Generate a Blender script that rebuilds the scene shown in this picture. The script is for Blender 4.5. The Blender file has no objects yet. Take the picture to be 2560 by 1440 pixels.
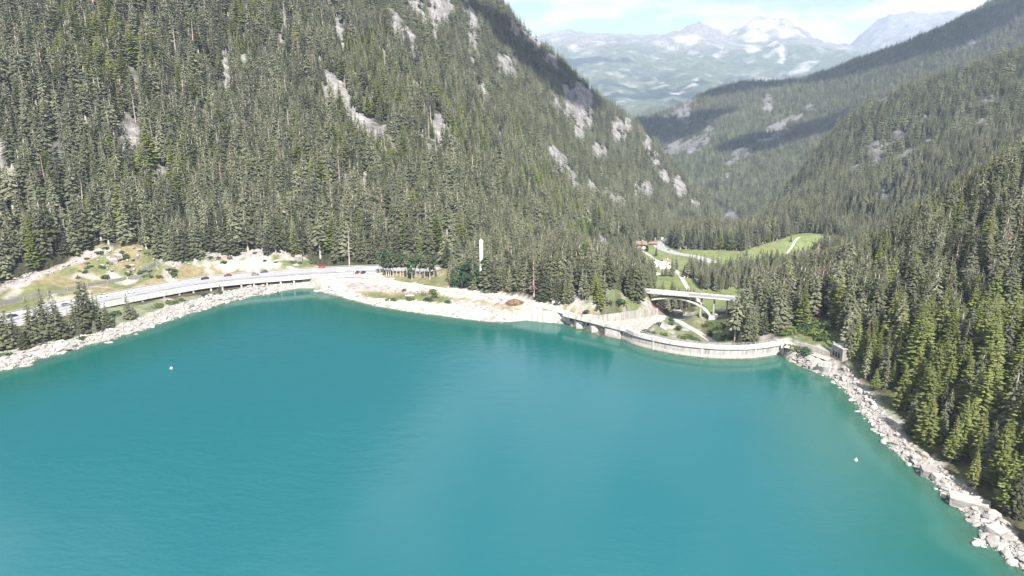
import bpy, bmesh, math, random
import numpy as np
from mathutils import Vector, Matrix
from mathutils.geometry import tessellate_polygon

scene = bpy.context.scene
col = scene.collection
R = math.radians
rng = np.random.default_rng(7)
random.seed(7)

# ------------------------------------------------------------------ camera
CAM_H, PITCH, FOC = 120.0, R(15.0), 1730.0          # metres above the lake, tilt down, focal length in pixels of the photo
cam_d = bpy.data.cameras.new("camera")
cam_d.sensor_width = 36.0
cam_d.lens = 36.0 * FOC / 2560.0
cam_d.clip_start = 1.0
cam_d.clip_end = 60000.0
cam = bpy.data.objects.new("camera", cam_d)
cam.location = (0, 0, CAM_H)
cam.rotation_euler = (R(90) - PITCH, 0, 0)
col.objects.link(cam)
scene.camera = cam

# ------------------------------------------------------------------ light: sky, sun, exposure
SUN_EL, SUN_HEAD = R(45.0), R(-12.0)                # the light travels towards this heading (0 = straight ahead, minus = left)
tosun = Vector((-math.sin(SUN_HEAD) * math.cos(SUN_EL), -math.cos(SUN_HEAD) * math.cos(SUN_EL), math.sin(SUN_EL)))
world = bpy.data.worlds.new("World")
scene.world = world
world.use_nodes = True
wn, wl = world.node_tree.nodes, world.node_tree.links
wn.clear()
w_out = wn.new("ShaderNodeOutputWorld")
w_bg = wn.new("ShaderNodeBackground")
w_bg.inputs["Strength"].default_value = 0.06
w_sky = wn.new("ShaderNodeTexSky")
w_sky.sky_type = 'NISHITA'
w_sky.sun_disc = False
w_sky.sun_elevation = SUN_EL
w_sky.sun_rotation = math.atan2(tosun.x, tosun.y)
w_sky.altitude = 1500.0
w_sky.air_density = 1.0
w_sky.dust_density = 1.6
w_sky.ozone_density = 1.2
# broken fair-weather cloud all round the sky
w_co = wn.new("ShaderNodeTexCoord")
w_map = wn.new("ShaderNodeMapping")
w_map.inputs["Scale"].default_value = (1.0, 1.0, 3.2)
w_map.inputs["Location"].default_value = (0.75, 0.3, 0.42)
w_noi = wn.new("ShaderNodeTexNoise")
w_noi.inputs["Scale"].default_value = 7.5
w_noi.inputs["Detail"].default_value = 9.0
w_noi.inputs["Roughness"].default_value = 0.56
w_ramp = wn.new("ShaderNodeValToRGB")
w_ramp.color_ramp.elements[0].position = 0.43
w_ramp.color_ramp.elements[1].position = 0.58
w_mix = wn.new("ShaderNodeMix"); w_mix.data_type = 'RGBA'
w_mix.inputs[7].default_value = (10.5, 10.4, 10.3, 1)
wl.new(w_co.outputs["Generated"], w_map.inputs["Vector"])
wl.new(w_map.outputs["Vector"], w_noi.inputs["Vector"])
wl.new(w_noi.outputs["Fac"], w_ramp.inputs["Fac"])
wl.new(w_ramp.outputs["Color"], w_mix.inputs[0])
wl.new(w_sky.outputs["Color"], w_mix.inputs[6])
wl.new(w_mix.outputs[2], w_bg.inputs["Color"])
wl.new(w_bg.outputs["Background"], w_out.inputs["Surface"])

sun_d = bpy.data.lights.new("sun", 'SUN')
sun_d.energy = 5.0
sun_d.angle = R(0.53)
sun_d.color = (1.0, 0.955, 0.89)
sun = bpy.data.objects.new("sun", sun_d)
sun.rotation_euler = tosun.to_track_quat('Z', 'Y').to_euler()
sun.location = (0, -50, 400)
col.objects.link(sun)

vs = scene.view_settings
scene.display_settings.display_device = 'sRGB'
vs.view_transform = 'Standard'
vs.look = 'None'
vs.exposure = 1.45
vs.gamma = 1.0
vs.use_curve_mapping = False
scene.cycles.max_bounces = 8
scene.cycles.transparent_max_bounces = 12
scene.cycles.volume_bounces = 0
scene.cycles.use_denoising = True

# ------------------------------------------------------------------ helpers
CT, ST = math.cos(PITCH), math.sin(PITCH)


def ray(u, v):
    dx = (u - 1280.0) / FOC
    dy = -(v - 720.0) / FOC
    return dx, CT + dy * ST, -ST + dy * CT


def P(u, v, z=0.0):
    "the place at height z that the photo shows at pixel (u, v)"
    d = ray(u, v)
    t = (z - CAM_H) / d[2]
    return Vector((d[0] * t, d[1] * t, z))


def PD(u, v, y):
    "the place y metres ahead that the photo shows at pixel (u, v)"
    d = ray(u, v)
    t = y / d[1]
    return Vector((d[0] * t, y, CAM_H + d[2] * t))


def project(x, y, z):
    "world arrays -> pixel of the photo"
    zz = z - CAM_H
    f = y * CT - zz * ST
    up = y * ST + zz * CT
    f = np.where(f < 1, 1, f)
    return 1280 + FOC * x / f, 720 - FOC * up / f


def _hash(ix, iy, seed):
    n = (ix.astype(np.int64) * 374761393 + iy.astype(np.int64) * 668265263 + seed * 1442695041) & 0xFFFFFFFF
    n = ((n ^ (n >> 13)) * 1274126177) & 0xFFFFFFFF
    n = n ^ (n >> 16)
    return (n & 0xFFFFFF) / float(0xFFFFFF)


def vnoise(x, y, seed=0):
    ix = np.floor(x); iy = np.floor(y)
    fx = x - ix; fy = y - iy
    ix = ix.astype(np.int64); iy = iy.astype(np.int64)
    fx = fx * fx * (3 - 2 * fx); fy = fy * fy * (3 - 2 * fy)
    a = _hash(ix, iy, seed); b = _hash(ix + 1, iy, seed)
    c = _hash(ix, iy + 1, seed); d = _hash(ix + 1, iy + 1, seed)
    return (a * (1 - fx) + b * fx) * (1 - fy) + (c * (1 - fx) + d * fx) * fy


def fbm(x, y, octs=4, seed=0, gain=0.5):
    s = 0.0; a = 1.0; n = 0.0
    for k in range(octs):
        s = s + a * vnoise(x, y, seed + k * 17)
        n += a; a *= gain
        x = x * 2.03 + 13.7; y = y * 2.03 + 7.1
    return s / n          # 0..1


def ridged(x, y, octs=5, seed=0):
    s = 0.0; a = 1.0; n = 0.0
    for k in range(octs):
        s = s + a * (1 - abs(2 * vnoise(x, y, seed + k * 31) - 1))
        n += a; a *= 0.5
        x = x * 2.1 + 3.1; y = y * 2.1 + 9.2
    return s / n


def sstep(a, b, x):
    t = np.clip((x - a) / (b - a), 0, 1)
    return t * t * (3 - 2 * t)


class Spline:
    "smooth height surface through scattered points (thin plate)"
    def __init__(s, pts, lam=1e-4):
        p = np.array([(q[0], q[1], q[2]) for q in pts], float)
        s.c = p[:, :2].mean(0); s.s = np.abs(p[:, :2] - s.c).max()
        s.q = (p[:, :2] - s.c) / s.s
        n = len(p)
        A = np.zeros((n + 3, n + 3))
        A[:n, :n] = s.phi(((s.q[:, None] - s.q[None]) ** 2).sum(-1)) + lam * np.eye(n)
        A[:n, n] = 1; A[:n, n + 1:] = s.q
        A[n, :n] = 1; A[n + 1:, :n] = s.q.T
        b = np.zeros(n + 3); b[:n] = p[:, 2]
        s.w = np.linalg.solve(A, b)

    @staticmethod
    def phi(r2):
        return 0.5 * r2 * np.log(np.maximum(r2, 1e-12))

    def __call__(s, x, y):
        x = np.asarray(x, float); sh = x.shape
        q = np.stack([x.ravel(), np.asarray(y, float).ravel()], 1)
        q = (q - s.c) / s.s
        out = np.empty(len(q)); n = len(s.q)
        for i in range(0, len(q), 20000):
            c = q[i:i + 20000]
            r2 = ((c[:, None] - s.q[None]) ** 2).sum(-1)
            out[i:i + 20000] = s.phi(r2) @ s.w[:n] + s.w[n] + c @ s.w[n + 1:]
        return out.reshape(sh)


def poly_dist(x, y, poly):
    "signed distance to a closed polygon (minus inside) and the nearest point"
    p = np.array([(q[0], q[1]) for q in poly], float)
    best = np.full(x.shape, 1e18); nx = np.zeros(x.shape); ny = np.zeros(x.shape)
    ins = np.zeros(x.shape, bool)
    for i in range(len(p)):
        a = p[i]; b = p[(i + 1) % len(p)]
        d = b - a; L = d @ d + 1e-12
        t = np.clip(((x - a[0]) * d[0] + (y - a[1]) * d[1]) / L, 0, 1)
        cx = a[0] + t * d[0]; cy = a[1] + t * d[1]
        q = (x - cx) ** 2 + (y - cy) ** 2
        m = q < best
        best[m] = q[m]; nx[m] = cx[m]; ny[m] = cy[m]
        cr = ((a[1] > y) != (b[1] > y))
        with np.errstate(divide='ignore', invalid='ignore'):
            xi = (b[0] - a[0]) * (y - a[1]) / (b[1] - a[1]) + a[0]
        ins ^= cr & (x < xi)
    d = np.sqrt(best)
    return np.where(ins, -d, d), nx, ny


def inside(x, y, poly):
    ins = np.zeros(x.shape, bool)
    n = len(poly)
    for i in range(n):
        a = poly[i]; b = poly[(i + 1) % n]
        if a[1] == b[1]:
            continue
        cr = ((a[1] > y) != (b[1] > y))
        xi = (b[0] - a[0]) * (y - a[1]) / (b[1] - a[1]) + a[0]
        ins ^= cr & (x < xi)
    return ins


def line_dist(x, y, pts):
    "distance to an open line, height along it, signed side (+ = left of travel)"
    best = np.full(x.shape, 1e18); hz = np.zeros(x.shape); sd = np.zeros(x.shape)
    for a, b in zip(pts[:-1], pts[1:]):
        dx, dy = b[0] - a[0], b[1] - a[1]
        L = dx * dx + dy * dy + 1e-9
        t = np.clip(((x - a[0]) * dx + (y - a[1]) * dy) / L, 0, 1)
        q = (x - a[0] - t * dx) ** 2 + (y - a[1] - t * dy) ** 2
        m = q < best
        best[m] = q[m]
        hz[m] = (a[2] + t * (b[2] - a[2]))[m]
        sd[m] = (dx * (y - a[1]) - dy * (x - a[0]))[m]
    return np.sqrt(best), hz, np.sign(sd)


def smooth_line(pts, step=3.0):
    "Catmull-Rom through the points, resampled about every step metres"
    p = [Vector(q) for q in pts]
    p = [p[0] * 2 - p[1]] + p + [p[-1] * 2 - p[-2]]
    out = []
    for i in range(1, len(p) - 2):
        n = max(2, int((p[i + 1] - p[i]).length / step))
        for k in range(n):
            t = k / n
            a, b, c, d = p[i - 1], p[i], p[i + 1], p[i + 2]
            out.append(0.5 * ((2 * b) + (c - a) * t + (2 * a - 5 * b + 4 * c - d) * t * t + (3 * b - a - 3 * c + d) * t ** 3))
    out.append(p[-2])
    return out


# ------------------------------------------------------------------ materials
MATS = {}


def mat(name, base, rough=0.85, noise=None, bump=None, metallic=0.0, spec=0.3, vary=0.0, col_attr=None, coords="Object", stain=None):
    """principled surface: base colour (or a vertex colour attribute) broken up by noise
    noise = (scale, second colour, contrast), bump = (scale, strength, distance), vary = brightness change per object"""
    m = bpy.data.materials.new(name)
    m.use_nodes = True
    n, l = m.node_tree.nodes, m.node_tree.links
    b = n["Principled BSDF"]
    b.inputs["Roughness"].default_value = rough
    b.inputs["Metallic"].default_value = metallic
    b.inputs["Specular IOR Level"].default_value = spec
    tc = n.new("ShaderNodeTexCoord")
    if col_attr:
        at = n.new("ShaderNodeAttribute"); at.attribute_name = col_attr
        c = at.outputs["Color"]
    else:
        rgb = n.new("ShaderNodeRGB"); rgb.outputs[0].default_value = (*base, 1)
        c = rgb.outputs[0]
    for (sc, c2, con) in (noise if isinstance(noise, list) else [noise] if noise else []):
        t = n.new("ShaderNodeTexNoise")
        t.inputs["Scale"].default_value = sc
        t.inputs["Detail"].default_value = 6
        t.inputs["Roughness"].default_value = 0.62
        l.new(tc.outputs[coords], t.inputs["Vector"])
        r = n.new("ShaderNodeValToRGB")
        r.color_ramp.elements[0].position = 0.5 - con
        r.color_ramp.elements[1].position = 0.5 + con
        l.new(t.outputs["Fac"], r.inputs["Fac"])
        x = n.new("ShaderNodeMix"); x.data_type = 'RGBA'
        if isinstance(c2, (int, float)):
            x.blend_type = 'MULTIPLY'
            x.inputs[7].default_value = (c2, c2, c2, 1)
        else:
            x.inputs[7].default_value = (*c2, 1)
        l.new(r.outputs["Color"], x.inputs[0])
        l.new(c, x.inputs[6])
        c = x.outputs[2]
    if stain:
        mp_ = n.new("ShaderNodeMapping"); mp_.inputs["Scale"].default_value = (1.0, 1.0, 0.10)
        t = n.new("ShaderNodeTexNoise"); t.inputs["Scale"].default_value = stain; t.inputs["Detail"].default_value = 5
        l.new(tc.outputs["Object"], mp_.inputs["Vector"]); l.new(mp_.outputs["Vector"], t.inputs["Vector"])
        r = n.new("ShaderNodeValToRGB"); r.color_ramp.elements[0].position = 0.42; r.color_ramp.elements[1].position = 0.68
        x = n.new("ShaderNodeMix"); x.data_type = 'RGBA'; x.blend_type = 'MULTIPLY'; x.inputs[7].default_value = (0.62, 0.60, 0.57, 1)
        l.new(t.outputs["Fac"], r.inputs["Fac"]); l.new(r.outputs["Color"], x.inputs[0]); l.new(c, x.inputs[6])
        c = x.outputs[2]
    if vary:
        oi = n.new("ShaderNodeObjectInfo")
        hs = n.new("ShaderNodeHueSaturation")
        mr = n.new("ShaderNodeMapRange")
        mr.inputs["To Min"].default_value = 1 - vary
        mr.inputs["To Max"].default_value = 1 + vary
        l.new(oi.outputs["Random"], mr.inputs["Value"])
        l.new(mr.outputs["Result"], hs.inputs["Value"])
        l.new(c, hs.inputs["Color"])
        c = hs.outputs["Color"]
    l.new(c, b.inputs["Base Color"])
    if bump:
        t = n.new("ShaderNodeTexNoise")
        t.inputs["Scale"].default_value = bump[0]
        t.inputs["Detail"].default_value = 8
        l.new(tc.outputs[coords], t.inputs["Vector"])
        bp = n.new("ShaderNodeBump")
        bp.inputs["Strength"].default_value = bump[1]
        bp.inputs["Distance"].default_value = bump[2]
        l.new(t.outputs["Fac"], bp.inputs["Height"])
        l.new(bp.outputs["Normal"], b.inputs["Normal"])
    MATS[name] = m
    return m


mat("ground", (0.2, 0.2, 0.12), 0.95, col_attr="tint", noise=[(0.35, 0.62, 0.16), (0.06, 0.75, 0.2)], bump=(0.9, 0.7, 0.5), spec=0.1)
mat("slope", (0.2, 0.2, 0.12), 0.95, col_attr="tint", noise=[(0.12, 0.55, 0.13), (0.5, 0.6, 0.12), (0.02, 0.75, 0.2)], bump=(0.3, 1.0, 2.5), spec=0.1)
mat("far_slope", (0.2, 0.2, 0.12), 0.95, col_attr="tint", noise=[(0.02, 0.55, 0.12), (0.006, 0.72, 0.2)], bump=(0.014, 1.0, 26.0), spec=0.05)
mat("asphalt", (0.30, 0.30, 0.31), 0.85, noise=[(0.25, 0.8, 0.25)], bump=(6, 0.2, 0.02))
mat("asphalt_dark", (0.20, 0.20, 0.21), 0.85, noise=[(0.25, 0.8, 0.25)], bump=(6, 0.2, 0.02))
mat("road_paint", (0.8, 0.8, 0.78), 0.7)
mat("gravel", (0.50, 0.47, 0.42), 0.95, noise=[(0.5, 0.72, 0.2), (3.0, 0.8, 0.2)], bump=(4, 0.5, 0.08))
mat("concrete", (0.40, 0.385, 0.36), 0.85, stain=0.9, noise=[(0.35, 0.72, 0.2), (2.5, 0.88, 0.2)], bump=(3, 0.25, 0.04), vary=0.05)
mat("concrete_pale", (0.50, 0.49, 0.465), 0.85, stain=0.7, noise=[(0.3, 0.8, 0.2)], bump=(3, 0.2, 0.03), vary=0.04)
mat("concrete_wet", (0.40, 0.36, 0.32), 0.8, noise=[(0.5, 0.7, 0.2)], bump=(3, 0.25, 0.03))
mat("galvanized", (0.42, 0.43, 0.45), 0.5, metallic=0.6)
mat("rock", (0.40, 0.375, 0.35), 0.92, noise=[(0.8, 0.55, 0.18), (5.0, 0.75, 0.2)], bump=(2.2, 0.9, 0.25), vary=0.22, spec=0.2)
mat("rock_wet", (0.17, 0.155, 0.12), 0.6, noise=[(0.8, 0.6, 0.2)], bump=(2.2, 0.8, 0.2), vary=0.2)
mat("cliff", (0.36, 0.345, 0.33), 0.95, noise=[(0.2, 0.5, 0.18), (1.2, 0.65, 0.2)], bump=(0.5, 1.0, 0.9), spec=0.15)
mat("bark", (0.20, 0.165, 0.14), 0.95, noise=[(2.0, 0.6, 0.2)], vary=0.2)
mat("bark_pale", (0.40, 0.35, 0.32), 0.95, noise=[(2.0, 0.7, 0.2)], vary=0.15)
mat("black_rubber", (0.02, 0.02, 0.02), 0.8)
mat("car_glass", (0.02, 0.025, 0.03), 0.08, spec=0.6)
mat("water_white", (0.8, 0.8, 0.8), 0.6)
mat("tower_paint", (0.62, 0.60, 0.56), 0.8, stain=0.8)
mat("dark_glass", (0.012, 0.013, 0.016), 0.5, spec=0.2)


def leaf_mat(name, c1, c2, trans=0.25, vary=0.25, huev=0.02):
    m = bpy.data.materials.new(name); m.use_nodes = True
    n, l = m.node_tree.nodes, m.node_tree.links
    n.clear()
    out = n.new("ShaderNodeOutputMaterial")
    df = n.new("ShaderNodeBsdfDiffuse"); tr = n.new("ShaderNodeBsdfTranslucent"); mx = n.new("ShaderNodeMixShader")
    mx.inputs[0].default_value = trans
    oi = n.new("ShaderNodeObjectInfo")
    rmp = n.new("ShaderNodeMix"); rmp.data_type = 'RGBA'
    rmp.inputs[6].default_value = (*c1, 1); rmp.inputs[7].default_value = (*c2, 1)
    l.new(oi.outputs["Random"], rmp.inputs[0])
    m1 = n.new("ShaderNodeMath"); m1.operation = 'MULTIPLY'; m1.inputs[1].default_value = 7.31
    m2 = n.new("ShaderNodeMath"); m2.operation = 'FRACT'
    l.new(oi.outputs["Random"], m1.inputs[0]); l.new(m1.outputs[0], m2.inputs[0])
    mr = n.new("ShaderNodeMapRange"); mr.inputs["To Min"].default_value = 1 - vary; mr.inputs["To Max"].default_value = 1 + vary
    l.new(m2.outputs[0], mr.inputs["Value"])
    hs = n.new("ShaderNodeHueSaturation")
    l.new(mr.outputs["Result"], hs.inputs["Value"])
    tc = n.new("ShaderNodeTexCoord")
    nz = n.new("ShaderNodeTexNoise"); nz.inputs["Scale"].default_value = 0.9; nz.inputs["Detail"].default_value = 3
    l.new(tc.outputs["Object"], nz.inputs["Vector"])
    m3 = n.new("ShaderNodeMapRange"); m3.inputs["From Min"].default_value = 0.3; m3.inputs["From Max"].default_value = 0.7
    m3.inputs["To Min"].default_value = 0.62; m3.inputs["To Max"].default_value = 1.35
    l.new(nz.outputs["Fac"], m3.inputs["Value"])
    vm = n.new("ShaderNodeVectorMath"); vm.operation = 'SCALE'
    l.new(rmp.outputs[2], hs.inputs["Color"])
    l.new(hs.outputs["Color"], vm.inputs[0]); l.new(m3.outputs["Result"], vm.inputs["Scale"])
    l.new(vm.outputs[0], df.inputs["Color"]); l.new(vm.outputs[0], tr.inputs["Color"])
    l.new(df.outputs[0], mx.inputs[1]); l.new(tr.outputs[0], mx.inputs[2])
    l.new(mx.outputs[0], out.inputs["Surface"])
    MATS[name] = m
    return m


leaf_mat("spruce_needles", (0.082, 0.092, 0.056), (0.136, 0.140, 0.086), 0.22, 0.42)
leaf_mat("larch_needles", (0.150, 0.182, 0.060), (0.205, 0.220, 0.080), 0.4)
leaf_mat("pine_needles", (0.050, 0.085, 0.045), (0.075, 0.115, 0.055), 0.3)
leaf_mat("dry_needles", (0.15, 0.115, 0.095), (0.20, 0.15, 0.12), 0.2)
leaf_mat("bush_leaves", (0.075, 0.115, 0.035), (0.12, 0.16, 0.05), 0.35)
leaf_mat("broad_leaves", (0.045, 0.085, 0.045), (0.065, 0.11, 0.055), 0.3)


# ------------------------------------------------------------------ object helpers
class MB:
    "collects verts and faces, then builds ONE mesh object"
    def __init__(s):
        s.v = []; s.f = []; s.mi = []

    def add(s, vs, fs, mi=0):
        o = len(s.v)
        s.v += [tuple(q) for q in vs]
        s.f += [tuple(o + i for i in f) for f in fs]
        s.mi += [mi] * len(fs)
        return s

    def box(s, x0, x1, y0, y1, z0, z1, mi=0, M=None):
        vs = [(x, y, z) for x in (x0, x1) for y in (y0, y1) for z in (z0, z1)]
        if M: vs = [M @ Vector(q) for q in vs]
        return s.add(vs, [(0, 1, 3, 2), (4, 6, 7, 5), (0, 4, 5, 1), (2, 3, 7, 6), (0, 2, 6, 4), (1, 5, 7, 3)], mi)

    def tube(s, a, b, r0, r1=None, n=6, mi=0, cap=True):
        a, b = Vector(a), Vector(b)
        r1 = r0 if r1 is None else r1
        d = (b - a).normalized()
        e = d.orthogonal().normalized(); g = d.cross(e)
        vs = []
        for c, r in ((a, r0), (b, r1)):
            for k in range(n):
                t = 2 * math.pi * k / n
                vs.append(c + (e * math.cos(t) + g * math.sin(t)) * r)
        fs = [(k, (k + 1) % n, n + (k + 1) % n, n + k) for k in range(n)]
        if cap: fs += [tuple(range(n - 1, -1, -1)), tuple(range(n, 2 * n))]
        return s.add(vs, fs, mi)

    def loft(s, rings, mi=0, cap=True, close=True):
        "rings: lists of points, the same number each"
        n = len(rings[0]); vs = [p for r in rings for p in r]; fs = []
        for i in range(len(rings) - 1):
            for k in range(n if close else n - 1):
                k2 = (k + 1) % n
                fs.append((i * n + k, i * n + k2, (i + 1) * n + k2, (i + 1) * n + k))
        if cap and close: fs += [tuple(range(n - 1, -1, -1)), tuple(range((len(rings) - 1) * n, len(rings) * n))]
        return s.add(vs, fs, mi)

    def mesh(s, name, mats):
        m = bpy.data.meshes.new(name)
        m.from_pydata(s.v, [], s.f)
        for q in (mats if isinstance(mats, (list, tuple)) else [mats]):
            m.materials.append(MATS[q])
        if any(s.mi): m.polygons.foreach_set("material_index", s.mi)
        m.update()
        return m

    def build(s, name, mats, parent=None, kind=None, loc=None):
        return link(name, s.mesh(name, mats), parent, kind, loc)


def link(name, data, parent=None, kind=None, loc=None, rz=0.0):
    o = bpy.data.objects.new(name, data)
    col.objects.link(o)
    if parent: o.parent = parent
    if kind: o["kind"] = kind
    if loc is not None: o.location = loc
    if rz: o.rotation_euler = (0, 0, rz)
    return o


def tag(o, label, cat, group=None):
    o["label"] = label; o["category"] = cat
    if group: o["group"] = group
    return o


def thing(name, label, cat, loc=(0, 0, 0), rz=0.0, group=None):
    o = link(name, None, loc=loc, rz=rz)
    o.empty_display_size = 1.0
    return tag(o, label, cat, group)


def copy_tree(o, parent=None):
    c = o.copy(); col.objects.link(c); c.parent = parent
    for ch in o.children: copy_tree(ch, c)
    return c


def grid_mesh(name, X, Y, Z, material, tint=None, keep=None, attrs=None, smooth=True):
    ny, nx = X.shape
    co = np.stack([X, Y, Z], -1).reshape(-1, 3)
    idx = np.arange(ny * nx).reshape(ny, nx)
    F = np.stack([idx[:-1, :-1], idx[:-1, 1:], idx[1:, 1:], idx[1:, :-1]], -1).reshape(-1, 4)
    if keep is not None:
        k = (keep[:-1, :-1] | keep[:-1, 1:] | keep[1:, 1:] | keep[1:, :-1]).ravel()
        F = F[k]
    used = np.unique(F)
    re = np.full(len(co), -1); re[used] = np.arange(len(used))
    F = re[F]; co2 = co[used]
    m = bpy.data.meshes.new(name)
    m.vertices.add(len(co2)); m.vertices.foreach_set("co", co2.astype(np.float32).ravel())
    m.loops.add(F.size); m.loops.foreach_set("vertex_index", F.astype(np.int32).ravel())
    m.polygons.add(len(F)); m.polygons.foreach_set("loop_start", (np.arange(len(F)) * 4).astype(np.int32))
    if smooth: m.polygons.foreach_set("use_smooth", np.ones(len(F), bool))
    m.update(calc_edges=True)
    if tint is not None:
        a = m.attributes.new("tint", 'FLOAT_COLOR', 'POINT')
        t = np.concatenate([tint.reshape(-1, 3)[used], np.ones((len(used), 1))], 1)
        a.data.foreach_set("color", t.astype(np.float32).ravel())
    for k, v in (attrs or {}).items():
        a = m.attributes.new(k, 'FLOAT', 'POINT')
        a.data.foreach_set("value", v.ravel()[used].astype(np.float32))
    m.materials.append(MATS[material])
    return m

# ------------------------------------------------------------------ the lake's outline (z = 0)
SHORE_LEFT = [(-420, 1060), (-200, 985), (0, 925), (60, 912), (100, 893), (160, 882), (215, 862), (270, 850), (320, 833), (370, 820),
              (400, 806), (440, 795), (500, 775), (560, 757), (620, 742), (700, 729), (745, 721), (785, 720), (803, 727), (815, 734),
              (840, 738), (880, 750), (905, 757), (940, 765), (1000, 775), (1060, 784), (1130, 793), (1200, 802), (1240, 806),
              (1275, 805), (1318, 800), (1360, 805), (1420, 807)]
DAM_LINE = [(1436, 816), (1470, 826), (1504, 839), (1525, 843), (1554, 846), (1585, 860), (1620, 870), (1660, 879), (1700, 886), (1740, 891),
            (1785, 895), (1830, 896), (1875, 895), (1920, 890), (1950, 884)]
SHORE_RIGHT = [(1958, 889), (1985, 905), (2030, 925), (2062, 938), (2080, 942), (2095, 957), (2110, 970), (2140, 1003), (2165, 1040), (2200, 1080),
               (2232, 1118), (2262, 1148), (2290, 1162), (2312, 1188), (2350, 1215), (2382, 1250), (2420, 1282), (2444, 1308), (2475, 1330),
               (2450, 1352), (2500, 1372), (2540, 1402), (2570, 1428), (2760, 1580)]
LAKE = [P(u, v) for u, v in SHORE_LEFT + DAM_LINE + SHORE_RIGHT]
LAKE = [Vector((-520, -300, 0)), Vector((-420, 120, 0))] + LAKE + [Vector((150, 60, 0)), Vector((190, -300, 0))]
DAMW = [P(u, v) for u, v in DAM_LINE]

# roads: centre lines (pixel, pixel, height)
HIGHWAY = [P(-330, 895, 6.5), P(-130, 838, 6.5), P(45, 794, 6.5), P(160, 770, 6.5), P(278, 747, 6.5), P(390, 726, 6.5), P(500, 707, 6.5), P(600, 696, 6.5),
           P(700, 688, 6.5), P(800, 681, 6.5), P(940, 676, 6.5), P(1050, 677, 6.5), P(1120, 681, 6.0)]
HIGHWAY += [Vector((0, 458, 4)), Vector((48, 461, 0.5)), P(1622, 728.5, -2), P(1735, 738.3, -2), P(1850, 748, -2), Vector((185, 424, -2.2)), Vector((235, 412, -3))]
HIGHWAY = smooth_line(HIGHWAY, 4.0)
GRAVEL = smooth_line([P(800, 699, 6.3), P(870, 691, 6.4), P(930, 695, 6.4), P(1000, 707, 6.4), P(1060, 716, 6.4), P(1130, 726, 6.5), P(1240, 740, 6.5), P(1330, 759, 6.5), P(1400, 777, 6.5), P(1432, 787, 6.5)], 3.0)
LANE = smooth_line([P(1602, 624, -50), P(1622, 634, -49), P(1640, 648, -48), P(1660, 657, -46), P(1676, 666, -44.5), P(1694, 677, -43), P(1712, 706, -40), P(1733, 738, -37), P(1752, 772, -33)], 4.0)
VALLEY_ROAD = smooth_line([P(1790, 655, -46), P(1740, 640, -47), P(1695, 632, -48), P(1665, 624, -49), P(1648, 616, -50), P(1652, 607, -51), P(1676, 600, -52), P(1700, 594, -54), P(1740, 589, -56)], 4.0)
ACCESS = smooth_line([P(1800, 862, -14), P(1775, 850, -15), P(1748, 832, -17), P(1722, 818, -19), P(1700, 805, -20), P(1680, 797, -19), P(1660, 792, -15)], 3.0)
HILL_TRACK = smooth_line([P(1965, 640, -50), P(1978, 628, -48), P(1988, 610, -43), P(1998, 600, -40)], 3.0)

# ------------------------------------------------------------------ near ground: one smooth surface through measured places
C = [P(*q) for q in [
    (45, 830, 4.5), (305, 763, 4.5), (400, 748, 4), (500, 728, 3.6), (600, 712, 3.4), (700, 704, 3.2), (800, 698, 4.2), (-200, 900, 4.5), (-200, 950, 2.5),
    (45, 774, 7), (250, 738, 7), (500, 693, 7), (700, 676, 7), (800, 668, 7), (940, 664, 7), (1110, 672, 7), (-200, 820, 7), (-420, 890, 8),
    (0, 750, 10), (190, 715, 10.5), (330, 682, 12), (410, 664, 13), (0, 700, 18), (100, 668, 21), (200, 630, 26), (330, 614, 28), (420, 652, 18),
    (500, 632, 20), (600, 628, 17), (700, 624, 17), (800, 652, 12), (950, 655, 11), (1110, 660, 11), (1180, 668, 12), (560, 660, 12), (-200, 770, 16), (-420, 830, 20),
    (850, 712, 4.5), (870, 690, 6.3), (960, 700, 6.4), (1130, 725, 6.5), (1240, 740, 6.5), (1420, 780, 6.5), (1330, 758, 6.5),
    (960, 727, 2.8), (1020, 742, 2.8), (1085, 745, 3), (1150, 760, 3.4), (1210, 774, 3.2), (1240, 785, 2.6), (900, 735, 2.2), (1270, 778, 4.8), (1330, 775, 6),
    (1130, 715, 6.6), (1050, 695, 6.5), (1240, 722, 8), (1310, 742, 8.5), (1400, 760, 7.5), (1470, 775, 8), (1505, 775, 9), (1240, 690, 11), (1200, 655, 14),
    (1400, 715, 13), (1500, 720, 13), (1330, 690, 14), (1545, 745, 9), (1575, 752, 8), (1605, 757, 2),
]]
C += [Vector(q) for q in [
    # hill behind the dam's left end, falling away to the valley
    (20, 480, 11), (60, 470, 4), (45, 520, 6), (90, 500, -14), (120, 560, -36), (70, 600, -30), (20, 620, -5), (-60, 560, 22), (60, 700, -42), (75, 470, -1),
]]
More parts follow.
